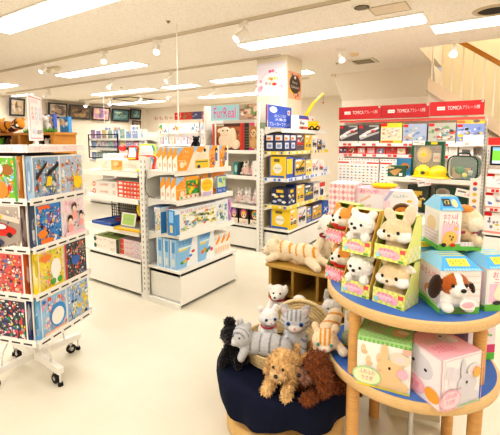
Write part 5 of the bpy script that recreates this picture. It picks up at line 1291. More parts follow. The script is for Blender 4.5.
# --- dog house shaped boxes
SKY = C('3fa4e2')
def house_box(label, loc, rz, w=.15, d=.2, hw=.165, hr=.045, front=None, left=None, pet=None, openr=False, top=.62):
    t = thing('plush_dog_house_box', label, 'boxed plush toy', loc, rz, 'house shaped boxes with plush dogs')
    m = MB()
    gr = C('6cc04a')
    m.box(-w / 2, -d / 2, 0, w / 2, d / 2, .006, gr)
    if openr:
        m.box(-w / 2, -d / 2, .006, .0, d / 2, hw, W)
        m.box(.0, d / 2 - .05, .006, w / 2, d / 2, hw, C('f4e6ea'))
        m.box(.0, -d / 2, .006, w / 2, -d / 2 + .003, .035, W)
        m.box(w / 2 - .003, -d / 2, .006, w / 2, d / 2, .035, W)
    else:
        m.box(-w / 2, -d / 2, .006, w / 2, d / 2, hw, C('f4f0ee'))
    rw = 0.0 if openr else w / 2
    o_ = .006; tw = w / 2 * top; td = d / 2 * .45
    x1 = .004 if openr else w / 2 + o_
    b = [(-w / 2 - o_, -d / 2 - o_, hw), (x1, -d / 2 - o_, hw), (x1, d / 2 + o_, hw), (-w / 2 - o_, d / 2 + o_, hw)]
    tx1 = -.002 if openr else tw
    tp = [(-tw, -td, hw + hr), (tx1, -td, hw + hr), (tx1, td, hw + hr), (-tw, td, hw + hr)]
    m.hexa(b, tp, [W, C('6cc0ec'), SKY, SKY, SKY, C('8cc8ea')])
    Ft = Face(m, b[0], (b[1][0] - b[0][0], 0, 0), (tp[0][0] - b[0][0], tp[0][1] - b[0][1], hr))
    Ft.m = 'print'
    Ft.k = 1
    # painted roof: sign and scalloped edge (parallel to the slope)
    V = Vector((0, tp[0][1] - b[0][1], hr)); Fr = Face(m, (b[0][0] + .012, b[0][1], b[0][2]), (b[1][0] - b[0][0] - .024, 0, 0), V)
    if not openr: Fr.rect(.22, .3, .78, .85, C('f6e23c')).text('なでなで', .28, .42, .72, .74, C('7a5a2a'))
    else: Fr.rect(.12, .3, .58, .85, C('2a2a2a')).text('イヌ', .2, .42, .5, .74, C('f6e23c')).ell(.78, .5, .16, .3, C('f6cf9a'))
    for i in range(12): Fr.k = 2; Fr.ell((i + .5) / 12, .06, .04, .09, C('8fd0f4'), 8)
    Tf = Face(m, tp[0], (tp[1][0] - tp[0][0], 0, 0), (0, 2 * td, 0)); Tf.stripes(0, .1, 1, .9, 3, C('f3dc5a'), False, .35)
    fw = (w / 2 if openr else w)
    F = Face(m, (-w / 2, -d / 2, 0), (fw, 0, 0), (0, 0, hw)); F.rect(0, .0, 1, .16, gr); (front or (lambda q: None))(F)
    L = Face(m, (-w / 2, d / 2, 0), (0, -d, 0), (0, 0, hw)); L.rect(0, 0, 1, .12, gr); (left or (lambda q: None))(L)
    if openr:
        Fl = Face(m, (0, -d / 2, 0), (w / 2, 0, 0), (0, 0, .035)); Fl.rect(0, 0, 1, .5, gr).stripes(0, .5, 1, 1, 6, C('f2d8d0'))
    m.build('box', t)
    if pet: pet(t)
    return t
def pink_dog(F):
    F.rect(.06, .18, .94, .96, C('fbf6f6')).rect(.1, .2, .9, .62, C('f6c8de')).text('おさんぽ', .16, .78, .84, .92, C('e2506a')).text('わんわん', .14, .62, .88, .76, C('e2506a')).ell(.75, .55, .08, .06, C('f0c84a'))
    F.ell(.5, .32, .34, .17, C('f0c468')).ell(.3, .2, .2, .1, C('f0c468')).ell(.48, .36, .03, .03, BLACK).ell(.62, .34, .03, .03, BLACK).ell(.56, .28, .04, .03, C('6a4a2a')).ell(.2, .14, .12, .05, C('2a2a2a')).ell(.62, .14, .12, .05, RED)
def pink_cat(F):
    F.rect(.04, .18, .96, .96, C('fbf6f6')).rect(.08, .2, .92, .64, C('f6c8de')).text('おさんぽ', .16, .78, .84, .92, C('e2506a')).text('ニャンコ', .2, .64, .8, .76, C('e2506a')).ell(.5, .4, .3, .18, C('f6ecd4')).poly([(.24, .5), (.3, .66), (.42, .55)], C('f6ecd4')).poly([(.58, .55), (.7, .66), (.76, .5)], C('f6ecd4')).ell(.4, .4, .03, .03, BLACK).ell(.6, .4, .03, .03, BLACK).ell(.3, .2, .12, .05, C('2a2a2a')).ell(.66, .18, .16, .06, RED).ell(.7, .7, .06, .05, YEL)
def planks(F):
    for i in range(5): F.rect(0, .26 + i * .15, 1, .275 + i * .15, C('ead2c4'))
    F.ell(.2, .88, .07, .05, C('f2d83c')).rect(.0, .0, .12, .1, C('6ab8d8')).text('ミミちゃん', .25, .03, .7, .13, C('e85a8a'))
def side_pink(F): F.rect(.08, .14, .92, .94, C('f8dce6')).text('おさんぽ', .2, .7, .8, .86, C('e2506a')).ell(.6, .36, .22, .16, C('e89a5a')).ell(.6, .3, .14, .1, W).rect(.1, .14, .9, .2, C('b8e08a'))
BRN = C('b8632c'); DRK = C('3c261c')
def beagle(par):
    def cf(p, i, c):
        if i in (0, 1) and abs(p.x - .004) < .013 + max(0, .11 - p.z) * .25: return W
        return c
    o = plush_body('plush_toy', par, [('e', (0, -.10, .105), (.058, .05, .048), BRN), ('e', (.0, -.14, .088), (.03, .032, .026), W), ('e', (0, -.09, .05), (.06, .05, .045), W), ('e', (-.066, -.10, .09), (.02, .03, .048), DRK, (0, R(14), 0)), ('e', (.066, -.10, .09), (.02, .03, .048), DRK, (0, R(-22), 0)), ('e', (-.04, -.14, .025), (.022, .03, .02), W), ('e', (.04, -.14, .025), (.022, .03, .02), W)], .005, 2, cf)
    o.rotation_euler = (0, 0, R(4)); o.location = (-.03, .02, .012)
    dots(o, 'eye', [(-.024, -.147, .108), (.027, -.147, .108)], (.007, .005, .0075)); dots(o, 'nose', [(.001, -.172, .098)], (.011, .007, .008))
    tg = MB().ell((0.02, -.172, .045), (.032, .002, .02), W, m='print'); tg.ell((.02, -.1735, .045), (.024, .002, .012), C('f4b8c4'), m='print'); tg.build('round_tag', o)
(xe, ye), ae = (-.161, 1.671), R(33.8)
house_box('house shaped box with a brown and white plush beagle poking out of the front', (xe, ye, TT + .0005), ae, .15, .2, .17, .035, planks, side_pink, beagle)
(xf, yf), af = lerp_pose((-.026, 1.665), (.08, 1.75), .15, .18)
house_box('house shaped box with a cream cat drawing at the right edge of the table', (xf, yf, TT + .0005), af, .15, .18, .17, .035, pink_cat, side_pink)
house_box('house shaped box mostly hidden behind the beagle box, only its left side showing', (-.315, 1.865, TT + .0005), ae, .13, .16, .17, .035, pink_dog, lambda F: F.rect(.05, .55, .95, .9, C('3a98d8')).rect(.1, .6, .9, .7, C('f2d83c')).rect(.1, .2, .9, .5, C('f2c4d8')).ell(.5, .3, .3, .12, C('c89a4a')))
def cream_back(par):
    o = plush_body('plush_toy', par, [('e', (.045, -.02, .125), (.05, .05, .05), C('f0d8b4')), ('e', (.04, .0, .06), (.045, .06, .05), C('e6c8a0')), ('e', (.03, -.035, .165), (.035, .03, .018), C('e8964a')), ('e', (.085, -.03, .115), (.02, .035, .035), C('f2dcc0')), ('e', (.06, -.065, .105), (.03, .022, .03), C('f4e2ca')), ('e', (.07, -.06, .035), (.025, .03, .025), C('e8d0ac'))], .005, 2, None, .003, 90)
    MB().box(.01, -.055, .065, .08, -.052, .075, C('a83a5a'), 'matte').build('lead', o)
house_box('house shaped box on top of the others with a cream plush dog seen from behind', (-.165, 1.80, TT + .2065), R(31), .17, .15, .165, .05, pink_dog, lambda F: F.rect(.1, .2, .9, .9, C('f4e8e8')).ell(.5, .6, .3, .2, C('f0cfa8')).stripes(.1, .15, .9, .5, 4, C('e8c8d8'), False), cream_back, openr=True, top=.8)

# --- boxes on the lower tier
LT = .53
def bunny_pic(F, furc, dot):
    F.ell(.64, .42, .26, .22, furc).ell(.58, .12, .4, .16, furc).ell(.52, .74, .07, .2, furc, 14).ell(.8, .68, .18, .12, mixc(furc, W, .4)).ell(.8, .68, .12, .07, C('f6d8d4')).ell(.62, .46, .022, .03, BLACK).ell(.45, .38, .02, .02, C('e89a9a'))
    F.ell(.2, .2, .28, .2, dot[0]).ell(.2, .2, .25, .17, dot[1]).text('ふわふわ', .06, .24, .36, .33, C('ee6a9a')).text('うさぎ', .1, .12, .32, .21, C('ee6a9a'))
def green_front(F):
    F.rect(0, 0, 1, 1, C('f8f4ec')).rect(0, .9, 1, 1, C('a6d48a')).checks(24, 1, C('7cbc62'), 0, .9, 1, .96)
    for x, y, a in ((.12, .74, 0), (.22, .52, 1), (.42, .62, 0)): F.ell(x, y, .05, .1, C('ecd0a8')).ell(x + .02, y - .06, .06, .05, C('e2c094'))
    bunny_pic(F, C('ecca9a'), (C('bfe0a0'), C('e6f0c4')))
    F.ell(.86, .4, .1, .1, C('f6bcd0')).rect(0, 0, 1, .035, C('e8dc3c')).rect(.85, .82, 1, .92, C('f6b8a8'))
def green_top(F): F.rect(0, 0, 1, 1, C('a9d68e')).checks(22, 8, C('9ccd80')).text('おひさま', .1, .55, .5, .75, C('ee7aa8')).text('うさぎさん', .1, .25, .5, .45, C('ee7aa8')).ell(.75, .45, .14, .2, C('e0b888')).ell(.82, .5, .12, .1, C('f0dcc0'))
def green_side(F): F.rect(0, 0, 1, 1, C('f4f0e4')).rect(0, .9, 1, 1, C('a6d48a')).ell(.4, .5, .2, .2, C('ecd0a8')).ell(.5, .2, .3, .15, C('dcebb8'))
(x, y), a = lerp_pose((-.444, 1.452), (-.247, 1.478), .2, .17)
carton('boxed_plush_rabbit', 'green topped box with a big beige rabbit printed on it, on the lower tier', 'boxed plush toy', (.2, .17, .2), (x, y, LT + .0005), a, C('a9d68e'), {'F': green_front, 'T': green_top, 'LR': green_side}, 'boxed plush rabbits on the lower tier')
def pink_front(F):
    F.rect(0, 0, 1, 1, C('f6eff0')).mosaic(.05, .3, .5, .95, 6, [C('e2dce4'), C('f4dce2'), C('ebe4ea')], 3, .3, .6)
    bunny_pic(F, C('d8d4dc'), (C('f4b0c0'), C('f8d4dc'))); F.ell(.86, .62, .1, .11, C('f4b45a')).rect(.4, 0, 1, .04, C('a8d48a')).frame(.012, C('f4b8c4'))
def pink_side(F):
    F.rect(0, 0, 1, 1, C('f4ecf0')).ell(.5, .62, .3, .24, C('dcd8e0')).ell(.35, .85, .12, .14, C('dcd8e0')).ell(.3, .66, .04, .03, BLACK).ell(.62, .6, .04, .03, BLACK).ell(.3, .2, .34, .18, C('f6b8c8')).text('うさぎ', .1, .16, .5, .26, C('e85a8a')).ell(.8, .2, .18, .14, C('f4a83c')).frame(.012, C('f4b8c4'))
def pink_top(F): F.rect(0, 0, 1, 1, C('f7b8c6')).text('ふわふわ', .12, .5, .55, .72, C('a8d48a')).text('うさぎさん', .12, .2, .6, .42, C('ee6a9a')).ell(.72, .6, .18, .2, C('dcd8e0')).ell(.8, .5, .1, .12, C('f0ecf0')).ell(.66, .68, .03, .03, BLACK)
ang = math.atan2(1.615 - 1.444, -.014 + .136)
a2 = (-.136, 1.444); u = (math.cos(ang), math.sin(ang)); v = (-u[1], u[0])
w_, d_ = .19, .19
carton('boxed_plush_rabbit', 'pink topped box with a grey rabbit, turned corner forward on the lower tier', 'boxed plush toy', (w_, d_, .195), (a2[0] + u[0] * w_ / 2 + v[0] * d_ / 2, a2[1] + u[1] * w_ / 2 + v[1] * d_ / 2, LT + .0005), ang, C('f6eff0'), {'F': pink_front, 'L': pink_side, 'T': pink_top}, 'boxed plush rabbits on the lower tier')
carton('boxed_plush_rabbit', 'green topped rabbit box standing behind the left table leg on the lower tier', 'boxed plush toy', (.13, .14, .19), (-.53, 1.78, LT + .0005), R(6), C('a9d68e'), {'F': green_front, 'T': green_top, 'LR': green_side}, 'boxed plush rabbits on the lower tier')
carton('boxed_toy', 'dark grey flat box at the back of the lower tier behind the pink box', 'boxed toy', (.2, .12, .2), (-.33, 1.83, LT + .0005), R(25), C('4a4650'), {'F': lambda F: F.rect(0, .5, 1, 1, C('6a6670')).rect(.1, .8, .9, .95, C('8a3a4a')), 'T': lambda F: F.rect(0, 0, 1, 1, C('5a5660'))})
t = thing('packed_toy', 'clear bag of small toys with a magenta header on the lower tier', 'packed toy', (-.16, 1.97, LT + .0005), R(35))
MB().ell((0, 0, .08), (.08, .04, .08), C('d8d4dc'), m='gloss').ell((.04, -.02, .05), (.035, .03, .04), C('b0a8b8'), m='gloss').build('bag', t)
MB().box(-.07, -.006, .15, .07, .006, .2, C('c4205a')).build('header_card', t)

carton('boxed_toy', 'pink and green box at the right back of the lower tier behind the right leg', 'boxed toy', (.13, .13, .17), (-.075, 1.955, LT + .0005), R(40), C('f4c8d8'), {'FR': lambda F: F.rect(0, 0, 1, 1, C('f6e8ec')).rect(0, .0, 1, .2, C('5cb83c')).rect(0, .2, 1, .42, C('d8447a')).mosaic(.1, .45, .9, .95, 8, [C('e86a9a'), W, C('8ac86a')], 3, .1, .3)})
# --- the two tier table
dt = thing('display_table', 'two tier round wooden display table with blue tops holding the boxed plush toys', 'table', (-.32, 1.795, 0))
EDGE = C('e3bd86')
def disc(z0, z1, r_, col, m): return MB().lathe([(0, z0), (r_ - .004, z0), (r_, z0 + .004), (r_, z1 - .004), (r_ - .004, z1), (0, z1)], 72, col=col, m=m)
disc(.808, .849, .365, EDGE, 'woodx').build('upper_board', dt); MB().lathe([(0, .849), (.352, .849), (.352, .850), (0, .850)], 72, col=C('3d6fb8'), m='print').build('upper_top', dt)
disc(.488, .529, .365, EDGE, 'woodx').build('lower_board', dt); MB().lathe([(0, .529), (.352, .529), (.352, .530), (0, .530)], 72, col=C('3a68b4'), m='print').build('lower_top', dt)
for lx, ly in ((-.155, -.285), (.285, -.075), (-.19, .21), (.16, .27)):
    MB().cyl((lx, ly, .5305), (lx, ly, .808), .0245, n=24, col=C('dba664'), m='wood').build('upper_leg', dt)
    MB().cyl((lx, ly, 0), (lx, ly, .488), .027, n=24, col=C('dba664'), m='wood').build('lower_leg', dt)
t = carton('storage_box', 'plain beige box on the floor under the round display table', 'box', (.26, .22, .3), (-.36, 2.2, 0), R(20), C('d8cdb4'))
t = thing('metal_stand', 'shiny metal pole of a stand on the floor under the right of the display table', 'stand', (-.29, 1.80, 0))
MB().cyl((0, 0, .012), (0, 0, .40), .013, n=16, col=C('d4d4d6'), m='chrome').build('pole', t); MB().lathe([(0, .0), (.055, 0), (.055, .008), (.02, .014), (0, .014)], 24, col=C('c4c4c8'), m='chrome').build('foot', t)

# ------------------------------------------------------------------ low round table with the dark cloth
NX, NY, NR, NZ = -.905, 1.70, .35, .36
t = thing('round_table', 'low round table with a pale wooden base under the dark blue cloth', 'table', (NX, NY, 0))
m = MB().lathe([(0, 0), (.30, 0), (.31, .02), (.31, .10), (.30, .12), (.06, .14), (.06, .32), (0, .32)], 48, col=C('dfb674'), m='woodx'); m.build('base', t)
MB().lathe([(0, .32), (.335, .32), (.345, .335), (.335, .352), (0, .352)], 48, col=C('d8b070'), m='woodx').build('table_top', t)
m = MB(); n = 96; rings = []
CL = C('1b2036')
prof = [(0.0, 0), (.18, 0), (.3, 0), (.338, -.001), (.35, -.008), (.356, -.03), (.358, -.09), (.35, -.14), (.342, -.172)]
for j, (r_, dz) in enumerate(prof):
    for k in range(n):
        th = 2 * PI * k / n
        wv = max(0, j - 3) / 5.0
        fold = (math.sin(th * 9 + 1) * .012 + math.sin(th * 17 + 2) * .006) * wv
        hem = (math.sin(th * 5 + .6) * .018) * (1 if j == 8 else .4 * wv)
        rings.append(((r_ + fold) * math.cos(th), (r_ + fold) * math.sin(th), NZ + dz + hem - .001))
fs = [(j * n + k, j * n + (k + 1) % n, (j + 1) * n + (k + 1) % n, (j + 1) * n + k) for j in range(len(prof) - 1) for k in range(n)]
fs = [tuple(reversed(f)) for f in fs]
m.add(rings, fs, CL, 'cloth', True)
tag(m.build('tablecloth', None, (NX, NY, 0)), 'dark navy cloth draped over the low round table', 'tablecloth')

# wicker basket with a raised back
bk = thing('wicker_basket', 'oval wicker basket with a raised rounded back, holding the plush cats', 'basket', (-.945, 1.735, NZ), R(8))
WK = C('ecd3a0')
m = MB(); n = 48
for j in range(6):
    z = .008 + j * .012
    for ph in (0, 1):
        pts = []
        for k in range(n + 1):
            th = 2 * PI * k / n
            rr = 1 + .06 * j / 5 + .02 * math.sin(k * PI + ph * PI + j * PI)
            pts.append((.19 * rr * math.cos(th), .2 * rr * math.sin(th), z + ph * .005))
        m.tube(pts, .0055, 5, mixc(WK, BROWN, .12 * ((j + ph) % 2)), 'wicker')
m.lathe([(0, .004), (.182, .004), (.19, .0), (0, .0)], 32, col=C('a8834e'), m='wicker')
m.build('bowl', bk)
m = MB()
for i in range(11):
    sc = 1 - i * .085
    pts = [(.06 + .178 * sc * math.cos(PI * k / 20), .205 + .012 * math.sin(i), .055 + .165 * sc * math.sin(PI * k / 20)) for k in range(21)]
    m.tube(pts, .009 if i else .012, 6, mixc(WK, BROWN, .10 * (i % 2)), 'wicker')
for k in range(1, 12):
    a = PI * k / 12; m.tube([(.06 + .02 * math.cos(a), .210, .055 + .02 * math.sin(a)), (.06 + .172 * math.cos(a), .212, .055 + .16 * math.sin(a))], .004, 5, C('a87c44'), 'wicker')
m.build('back', bk)

# plush animals
LG = C('c6c6c8'); DG = C('8e8f95'); SND = C('e2b274'); PCH = C('f2d9b8'); OR2 = C('e09a3a')
def tabby(p, i, c):
    s = math.sin(p.z * 150 + p.y * 60)
    if i == 0 and s > .75: return DG
    return c
def cat_sit(label, loc, rz, base, muz, eye, colfn=None, s=1.0, legs=True, group='plush cats around the wicker basket'):
    t = thing('plush_cat', label, 'plush toy', loc, rz, group)
    bl = [('e', (0, .025, .08), (.062, .055, .085), base), ('e', (0, -.01, .11), (.047, .042, .06), base), ('e', (0, -.02, .205), (.066, .054, .054), base), ('e', (0, -.064, .19), (.03, .02, .02), muz),
          ('e', (-.046, -.008, .255), (.022, .012, .03), base, (0, R(-18), 0)), ('e', (.046, -.008, .255), (.022, .012, .03), base, (0, R(18), 0)),
          ('c', (-.032, -.03, .11), (-.036, -.07, .02), .023, .02, base), ('c', (.032, -.03, .11), (.036, -.07, .02), .023, .02, base),
          ('e', (-.036, -.082, .016), (.022, .026, .016), muz), ('e', (.036, -.082, .016), (.022, .026, .016), muz),
          ('e', (-.062, .0, .035), (.032, .052, .035), base), ('e', (.062, .0, .035), (.032, .052, .035), base),
          ('c', (.04, .07, .025), (.11, .02, .025), .018, .015, base), ('c', (.11, .02, .025), (.1, -.05, .02), .015, .014, base)]
    plush_body('body', t, bl, .005, 2, colfn, .0015, 120)
    dots(t, 'eye', [(-.028, -.07, .212), (.028, -.07, .212)], (.0095, .006, .010), eye); 
    dots(t, 'pupil', [(-.0275, -.0755, .212), (.0275, -.0755, .212)], (.005, .002, .007), BLACK)
    dots(t, 'nose', [(0, -.085, .196)], (.006, .004, .005), C('e8a0a0'))
    for x in (-.046, .046): MB().ell((x, -.019, .252), (.012, .004, .018), C('f0c4c4') if base is W else mixc(base, PKN, .4), (0, R(18 if x > 0 else -18), 0)).build('inner_ear', t)
    t.scale = (s,) * 3
    return t
def gray_cf(p, i, c):
    if i == 2:
        if p.z > .225 and abs(p.x) < .04 and math.sin(p.x * 330) > .35: return DG
        if abs(p.x) > .045 and math.sin(p.z * 330) > .4: return DG
    if i in (0, 6, 7, 10, 11) and math.sin(p.z * 190 + abs(p.x) * 90) > .7: return DG
    if i in (4, 5) and p.z > .27: return mixc(LG, DG, .4)
    return c
cat_sit('grey tabby plush cat with blue eyes sitting upright in the wicker basket', (-.845, 1.70, NZ + .012), R(24), LG, C('e6e2e0'), C('2f6ac0'), gray_cf, 1.03).scale = (1.15, 1.05, 1.05)
w1 = cat_sit('white plush cat with blue eyes sitting behind the lying grey tabby', (-1.03, 1.735, NZ + .005), R(45), C('f7f4f1'), W, C('2a52a0'), None, .86)
m = MB().lathe([(.046, .146), (.052, .152), (.046, .158)], 20, (0, -.015, 0), C('c83048'), 'matte'); m.build('collar', w1)
# lying grey tabby
t = thing('plush_cat', 'grey striped plush cat lying over the left rim of the wicker basket', 'plush toy', (-.975, 1.56, NZ + .078), R(20), 'plush cats around the wicker basket')
def lie_cf(p, i, c):
    if i in (0, 1) and math.sin(p.x * 130) > .8 and p.z > .025: return DG
    if i == 2 and p.z > .085 and math.sin(p.y * 300 + p.x * 60) > .6: return DG
    return c
plush_body('body', t, [('e', (.05, 0, .035), (.105, .056, .05), LG), ('e', (-.03, .0, .035), (.07, .055, .05), LG), ('e', (-.085, -.02, .072), (.056, .056, .05), LG), ('e', (-.115, -.055, .06), (.024, .022, .02), C('dedcdc')), ('e', (-.105, .02, .115), (.018, .014, .024), LG), ('e', (-.055, -.02, .122), (.02, .014, .022), LG),
                        ('c', (-.06, -.04, .03), (-.075, -.075, .0), .024, .02, LG), ('c', (.11, -.03, .02), (.15, -.06, .0), .028, .02, LG), ('e', (.152, -.065, .0), (.024, .02, .016), C('eceaea')), ('e', (.12, .0, .03), (.05, .05, .042), LG)], .005, 2, lie_cf, .0015, 120)
dots(t, 'eye', [(-.122, -.06, .088), (-.085, -.074, .088)], (.006, .005, .004), C('5a5a60'))
t.scale = (1.0, 1.05, 1.12)
# black plush
t = thing('plush_dog', 'black plush puppy sitting at the left edge of the dark cloth', 'plush toy', (-1.105, 1.515, NZ), R(20))
BK = C('19171a')
plush_body('body', t, [('e', (0, .0, .06), (.055, .05, .065), BK), ('e', (-.005, -.02, .16), (.052, .045, .045), BK), ('e', (-.005, -.06, .148), (.026, .024, .02), BK), ('e', (-.02, .0, .215), (.03, .024, .026), BK), ('e', (-.05, -.01, .15), (.016, .024, .036), BK), ('e', (.045, -.01, .15), (.016, .024, .036), BK), ('c', (-.03, -.03, .07), (-.045, -.06, .015), .022, .02, BK), ('c', (.03, -.03, .07), (.04, -.06, .015), .022, .02, BK), ('e', (.05, .0, .025), (.035, .05, .025), BK)], .005, 2, None, .004, 70, 900, .012, 'fur')
dots(t, 'eye', [(-.024, -.058, .17), (.014, -.058, .17)], (.006, .004, .006), C('2c2a2e')); dots(t, 'nose', [(-.005, -.083, .152)], (.008, .005, .006), C('050505'))
# orange and white cat leaning over the lower tier
t = thing('plush_cat', 'cream plush cat with orange stripes leaning forward over the edge of the lower tier', 'plush toy', (-.64, 1.60, .5), R(20), 'plush cats around the wicker basket')
def or_cf(p, i, c):
    if i == 0 and p.z > .085 and abs(p.x) < .04 and math.sin(p.x * 300 + 1.6) > .35: return OR2
    if i in (1, 2) and math.sin((p.y + p.z) * 95) > .72: return OR2
    if i in (5, 6) and .0 < p.z < .016 + .5 * 0: return OR2
    return c
plush_body('body', t, [('e', (0, -.01, .085), (.062, .05, .052), PCH), ('e', (.01, .08, .09), (.045, .07, .045), PCH), ('c', (.02, .10, .10), (.045, .15, .14), .042, .034, PCH), ('e', (-.045, .01, .135), (.02, .012, .026), PCH, (0, R(-18), 0)), ('e', (.045, .01, .135), (.02, .012, .026), PCH, (0, R(18), 0)),
                        ('c', (-.035, .02, .06), (-.03, -.05, .01), .022, .02, PCH), ('c', (.04, .02, .07), (.075, -.03, .06), .022, .02, PCH), ('e', (-.03, -.058, .0), (.024, .024, .024), C('f6e6d2')), ('e', (.082, -.04, .055), (.025, .024, .022), C('f6e6d2')), ('e', (0, -.052, .066), (.028, .018, .018), C('f6e8d6'))], .005, 2, or_cf)
dots(t, 'eye', [(-.03, -.054, .085), (.028, -.054, .085)], (.008, .005, .008), C('3aa0a0')); dots(t, 'nose', [(0, -.07, .07)], (.006, .004, .005), C('e89a90'))
# fluffy dogs
def fluffy(name, label, loc, rz, col, s, seed, head=(0, -.07, .12), curly=1.0):
    t = thing(name, label, 'plush toy', loc, rz, 'fluffy plush dogs on the dark cloth')
    hx, hy, hz = head
    dk = mixc(col, BROWN, .18)
    bl = [('e', (hx, hy, hz), (.062, .056, .056), col), ('e', (hx, hy - .05, hz - .022), (.036, .034, .028), mixc(col, W, .1)), ('e', (hx, hy + .0, hz + .045), (.045, .04, .03), col), ('e', (hx - .062, hy, hz - .02), (.024, .036, .058), dk, (0, R(12), 0)), ('e', (hx + .062, hy, hz - .02), (.024, .036, .058), dk, (0, R(-12), 0)),
          ('e', (0, .04, .062), (.072, .1, .06), col), ('c', (-.04, -.03, .05), (-.05, -.13, .022), .03, .024, col), ('c', (.04, -.03, .05), (.05, -.13, .022), .03, .024, col), ('e', (-.06, .1, .028), (.034, .05, .028), col), ('e', (.06, .1, .028), (.034, .05, .028), col), ('c', (0, .13, .07), (.01, .16, .12), .022, .02, col)]
    plush_body('body', t, bl, .0045, 1, lambda p, i, c: mixc(c, tuple(x * .62 for x in c), max(0, noise.noise(p * 75 + Vector((seed, 0, 0)))) * 1.1 * curly), .008 * curly, 62, 4500, .013, 'fur', seed)
    dots(t, 'eye', [(hx - .024, hy - .056, hz + .012), (hx + .024, hy - .056, hz + .012)], (.007, .006, .007)); dots(t, 'nose', [(hx, hy - .086, hz - .012)], (.011, .008, .009))
    t.scale = (s,) * 3
    return t
fluffy('plush_dog', 'tan fluffy plush dog lying at the front of the dark cloth', (-.80, 1.515, NZ), R(8), C('f0c78c'), .95, 3, (-.0, -.05, .12))
fluffy('plush_dog', 'tan fluffy plush dog turned away behind the front tan one', (-.715, 1.66, NZ), R(170), C('ecbb78'), .85, 7)
fluffy('plush_dog', 'dark brown curly plush poodle with long ears at the right of the dark cloth', (-.61, 1.565, NZ), R(-38), C('84481f'), 1.03, 5, (.03, -.07, .135), 1.25)
# grey and white toys behind on the right
t = thing('plush_rabbit', 'pale grey plush rabbit behind the cream striped cat, under the upper tier', 'plush toy', (-.775, 2.02, .36), R(25))
GR2 = C('cfcac6')
plush_body('body', t, [('e', (0, 0, .08), (.06, .05, .085), GR2), ('e', (0, -.02, .195), (.056, .05, .048), C('e4dfda')), ('e', (-.03, 0, .25), (.016, .012, .05), GR2), ('e', (.03, 0, .25), (.016, .012, .05), GR2), ('e', (0, -.06, .185), (.026, .02, .018), W), ('c', (-.03, -.03, .1), (-.045, -.07, .04), .02, .018, GR2), ('c', (.03, -.03, .1), (.045, -.07, .04), .02, .018, GR2)], .005, 2, None, .003, 90)
dots(t, 'eye', [(-.022, -.062, .205), (.022, -.062, .205)], (.006, .004, .006)); dots(t, 'nose', [(0, -.08, .19)], (.006, .004, .005), C('8a6a6a'))

# ------------------------------------------------------------------ brown wooden cabinet with pigeonholes
CB = C('b08a3e'); CX0, CX1, CY0, CY1, CT = -1.255, -.74, 2.12, 2.42, .70
cb = thing('wooden_cabinet', 'brown wooden shelf cabinet with three pigeonholes, a plush tiger lying on top', 'cabinet', ((CX0 + CX1) / 2, CY1, 0))
hw_ = (CX1 - CX0) / 2; dp = CY1 - CY0
MB().box(-hw_ - .015, -dp - .02, CT - .022, hw_ + .015, .01, CT, C('c09a4c'), 'woodx').build('top_board', cb, bevel=.004)
for s in (-1, 1):
    pts = [(s * hw_, -dp, CT - .022), (s * hw_, -dp, .50), (s * hw_, -dp - .0, .46), (s * hw_, -dp + .05, .42), (s * hw_, -dp + .04, .36), (s * hw_, -dp - .02, .30), (s * hw_, -dp - .03, 0), (s * hw_, 0, 0), (s * hw_, 0, CT - .022)]
    MB().prism(pts, (-s * .02, 0, 0), CB, 'wood').build('side_panel', cb)
for z in (.49, .38, .06): MB().box(-hw_ + .02, -dp + .005, z, hw_ - .02, -.012, z + .018, CB, 'woodx').build('shelf_board', cb)
for i in (1, 2): MB().box(-hw_ + i * 2 * hw_ / 3 - .009, -dp + .008, .508, -hw_ + i * 2 * hw_ / 3 + .009, -.012, CT - .022, CB, 'wood').build('divider', cb)
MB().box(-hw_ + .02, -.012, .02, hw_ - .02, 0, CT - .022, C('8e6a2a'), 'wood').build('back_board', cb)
# plush tiger on top
t = thing('plush_tiger', 'tan plush tiger with orange stripes lying on top of the wooden cabinet', 'plush toy', (-1.10, 2.20, CT), R(-4))
TGC = C('f4dfc0'); TS = C('e0a03c')
def tg(p, i, c):
    if i in (0, 1, 2) and math.sin(p.x * 110 + p.z * 40) > .72 and p.z > .07 and p.x > -.12: return TS
    return c
plush_body('body', t, [('e', (-.09, 0, .07), (.10, .065, .07), TGC), ('e', (.07, 0, .075), (.11, .062, .07), TGC), ('e', (-.15, -.02, .09), (.065, .06, .055), TGC), ('e', (-.195, -.05, .065), (.03, .035, .028), C('f4e6d0')), ('e', (-.17, .02, .145), (.02, .014, .022), TGC), ('e', (-.12, -.04, .145), (.02, .014, .022), TGC),
                        ('c', (-.1, -.04, .05), (-.15, -.09, .022), .03, .024, TGC), ('c', (.12, -.03, .05), (.2, -.075, .025), .035, .026, TGC), ('c', (.16, .0, .06), (.26, .01, .03), .03, .022, TGC), ('c', (-.16, .02, .03), (-.2, -.02, .02), .025, .02, TGC)], .006, 3, tg, .0015, 120)
dots(t, 'eye', [(-.205, -.06, .105), (-.165, -.078, .105)], (.004, .003, .003), C('8a6a4a')); dots(t, 'nose', [(-.205, -.083, .075)], (.008, .006, .006), C('c88a7a'))
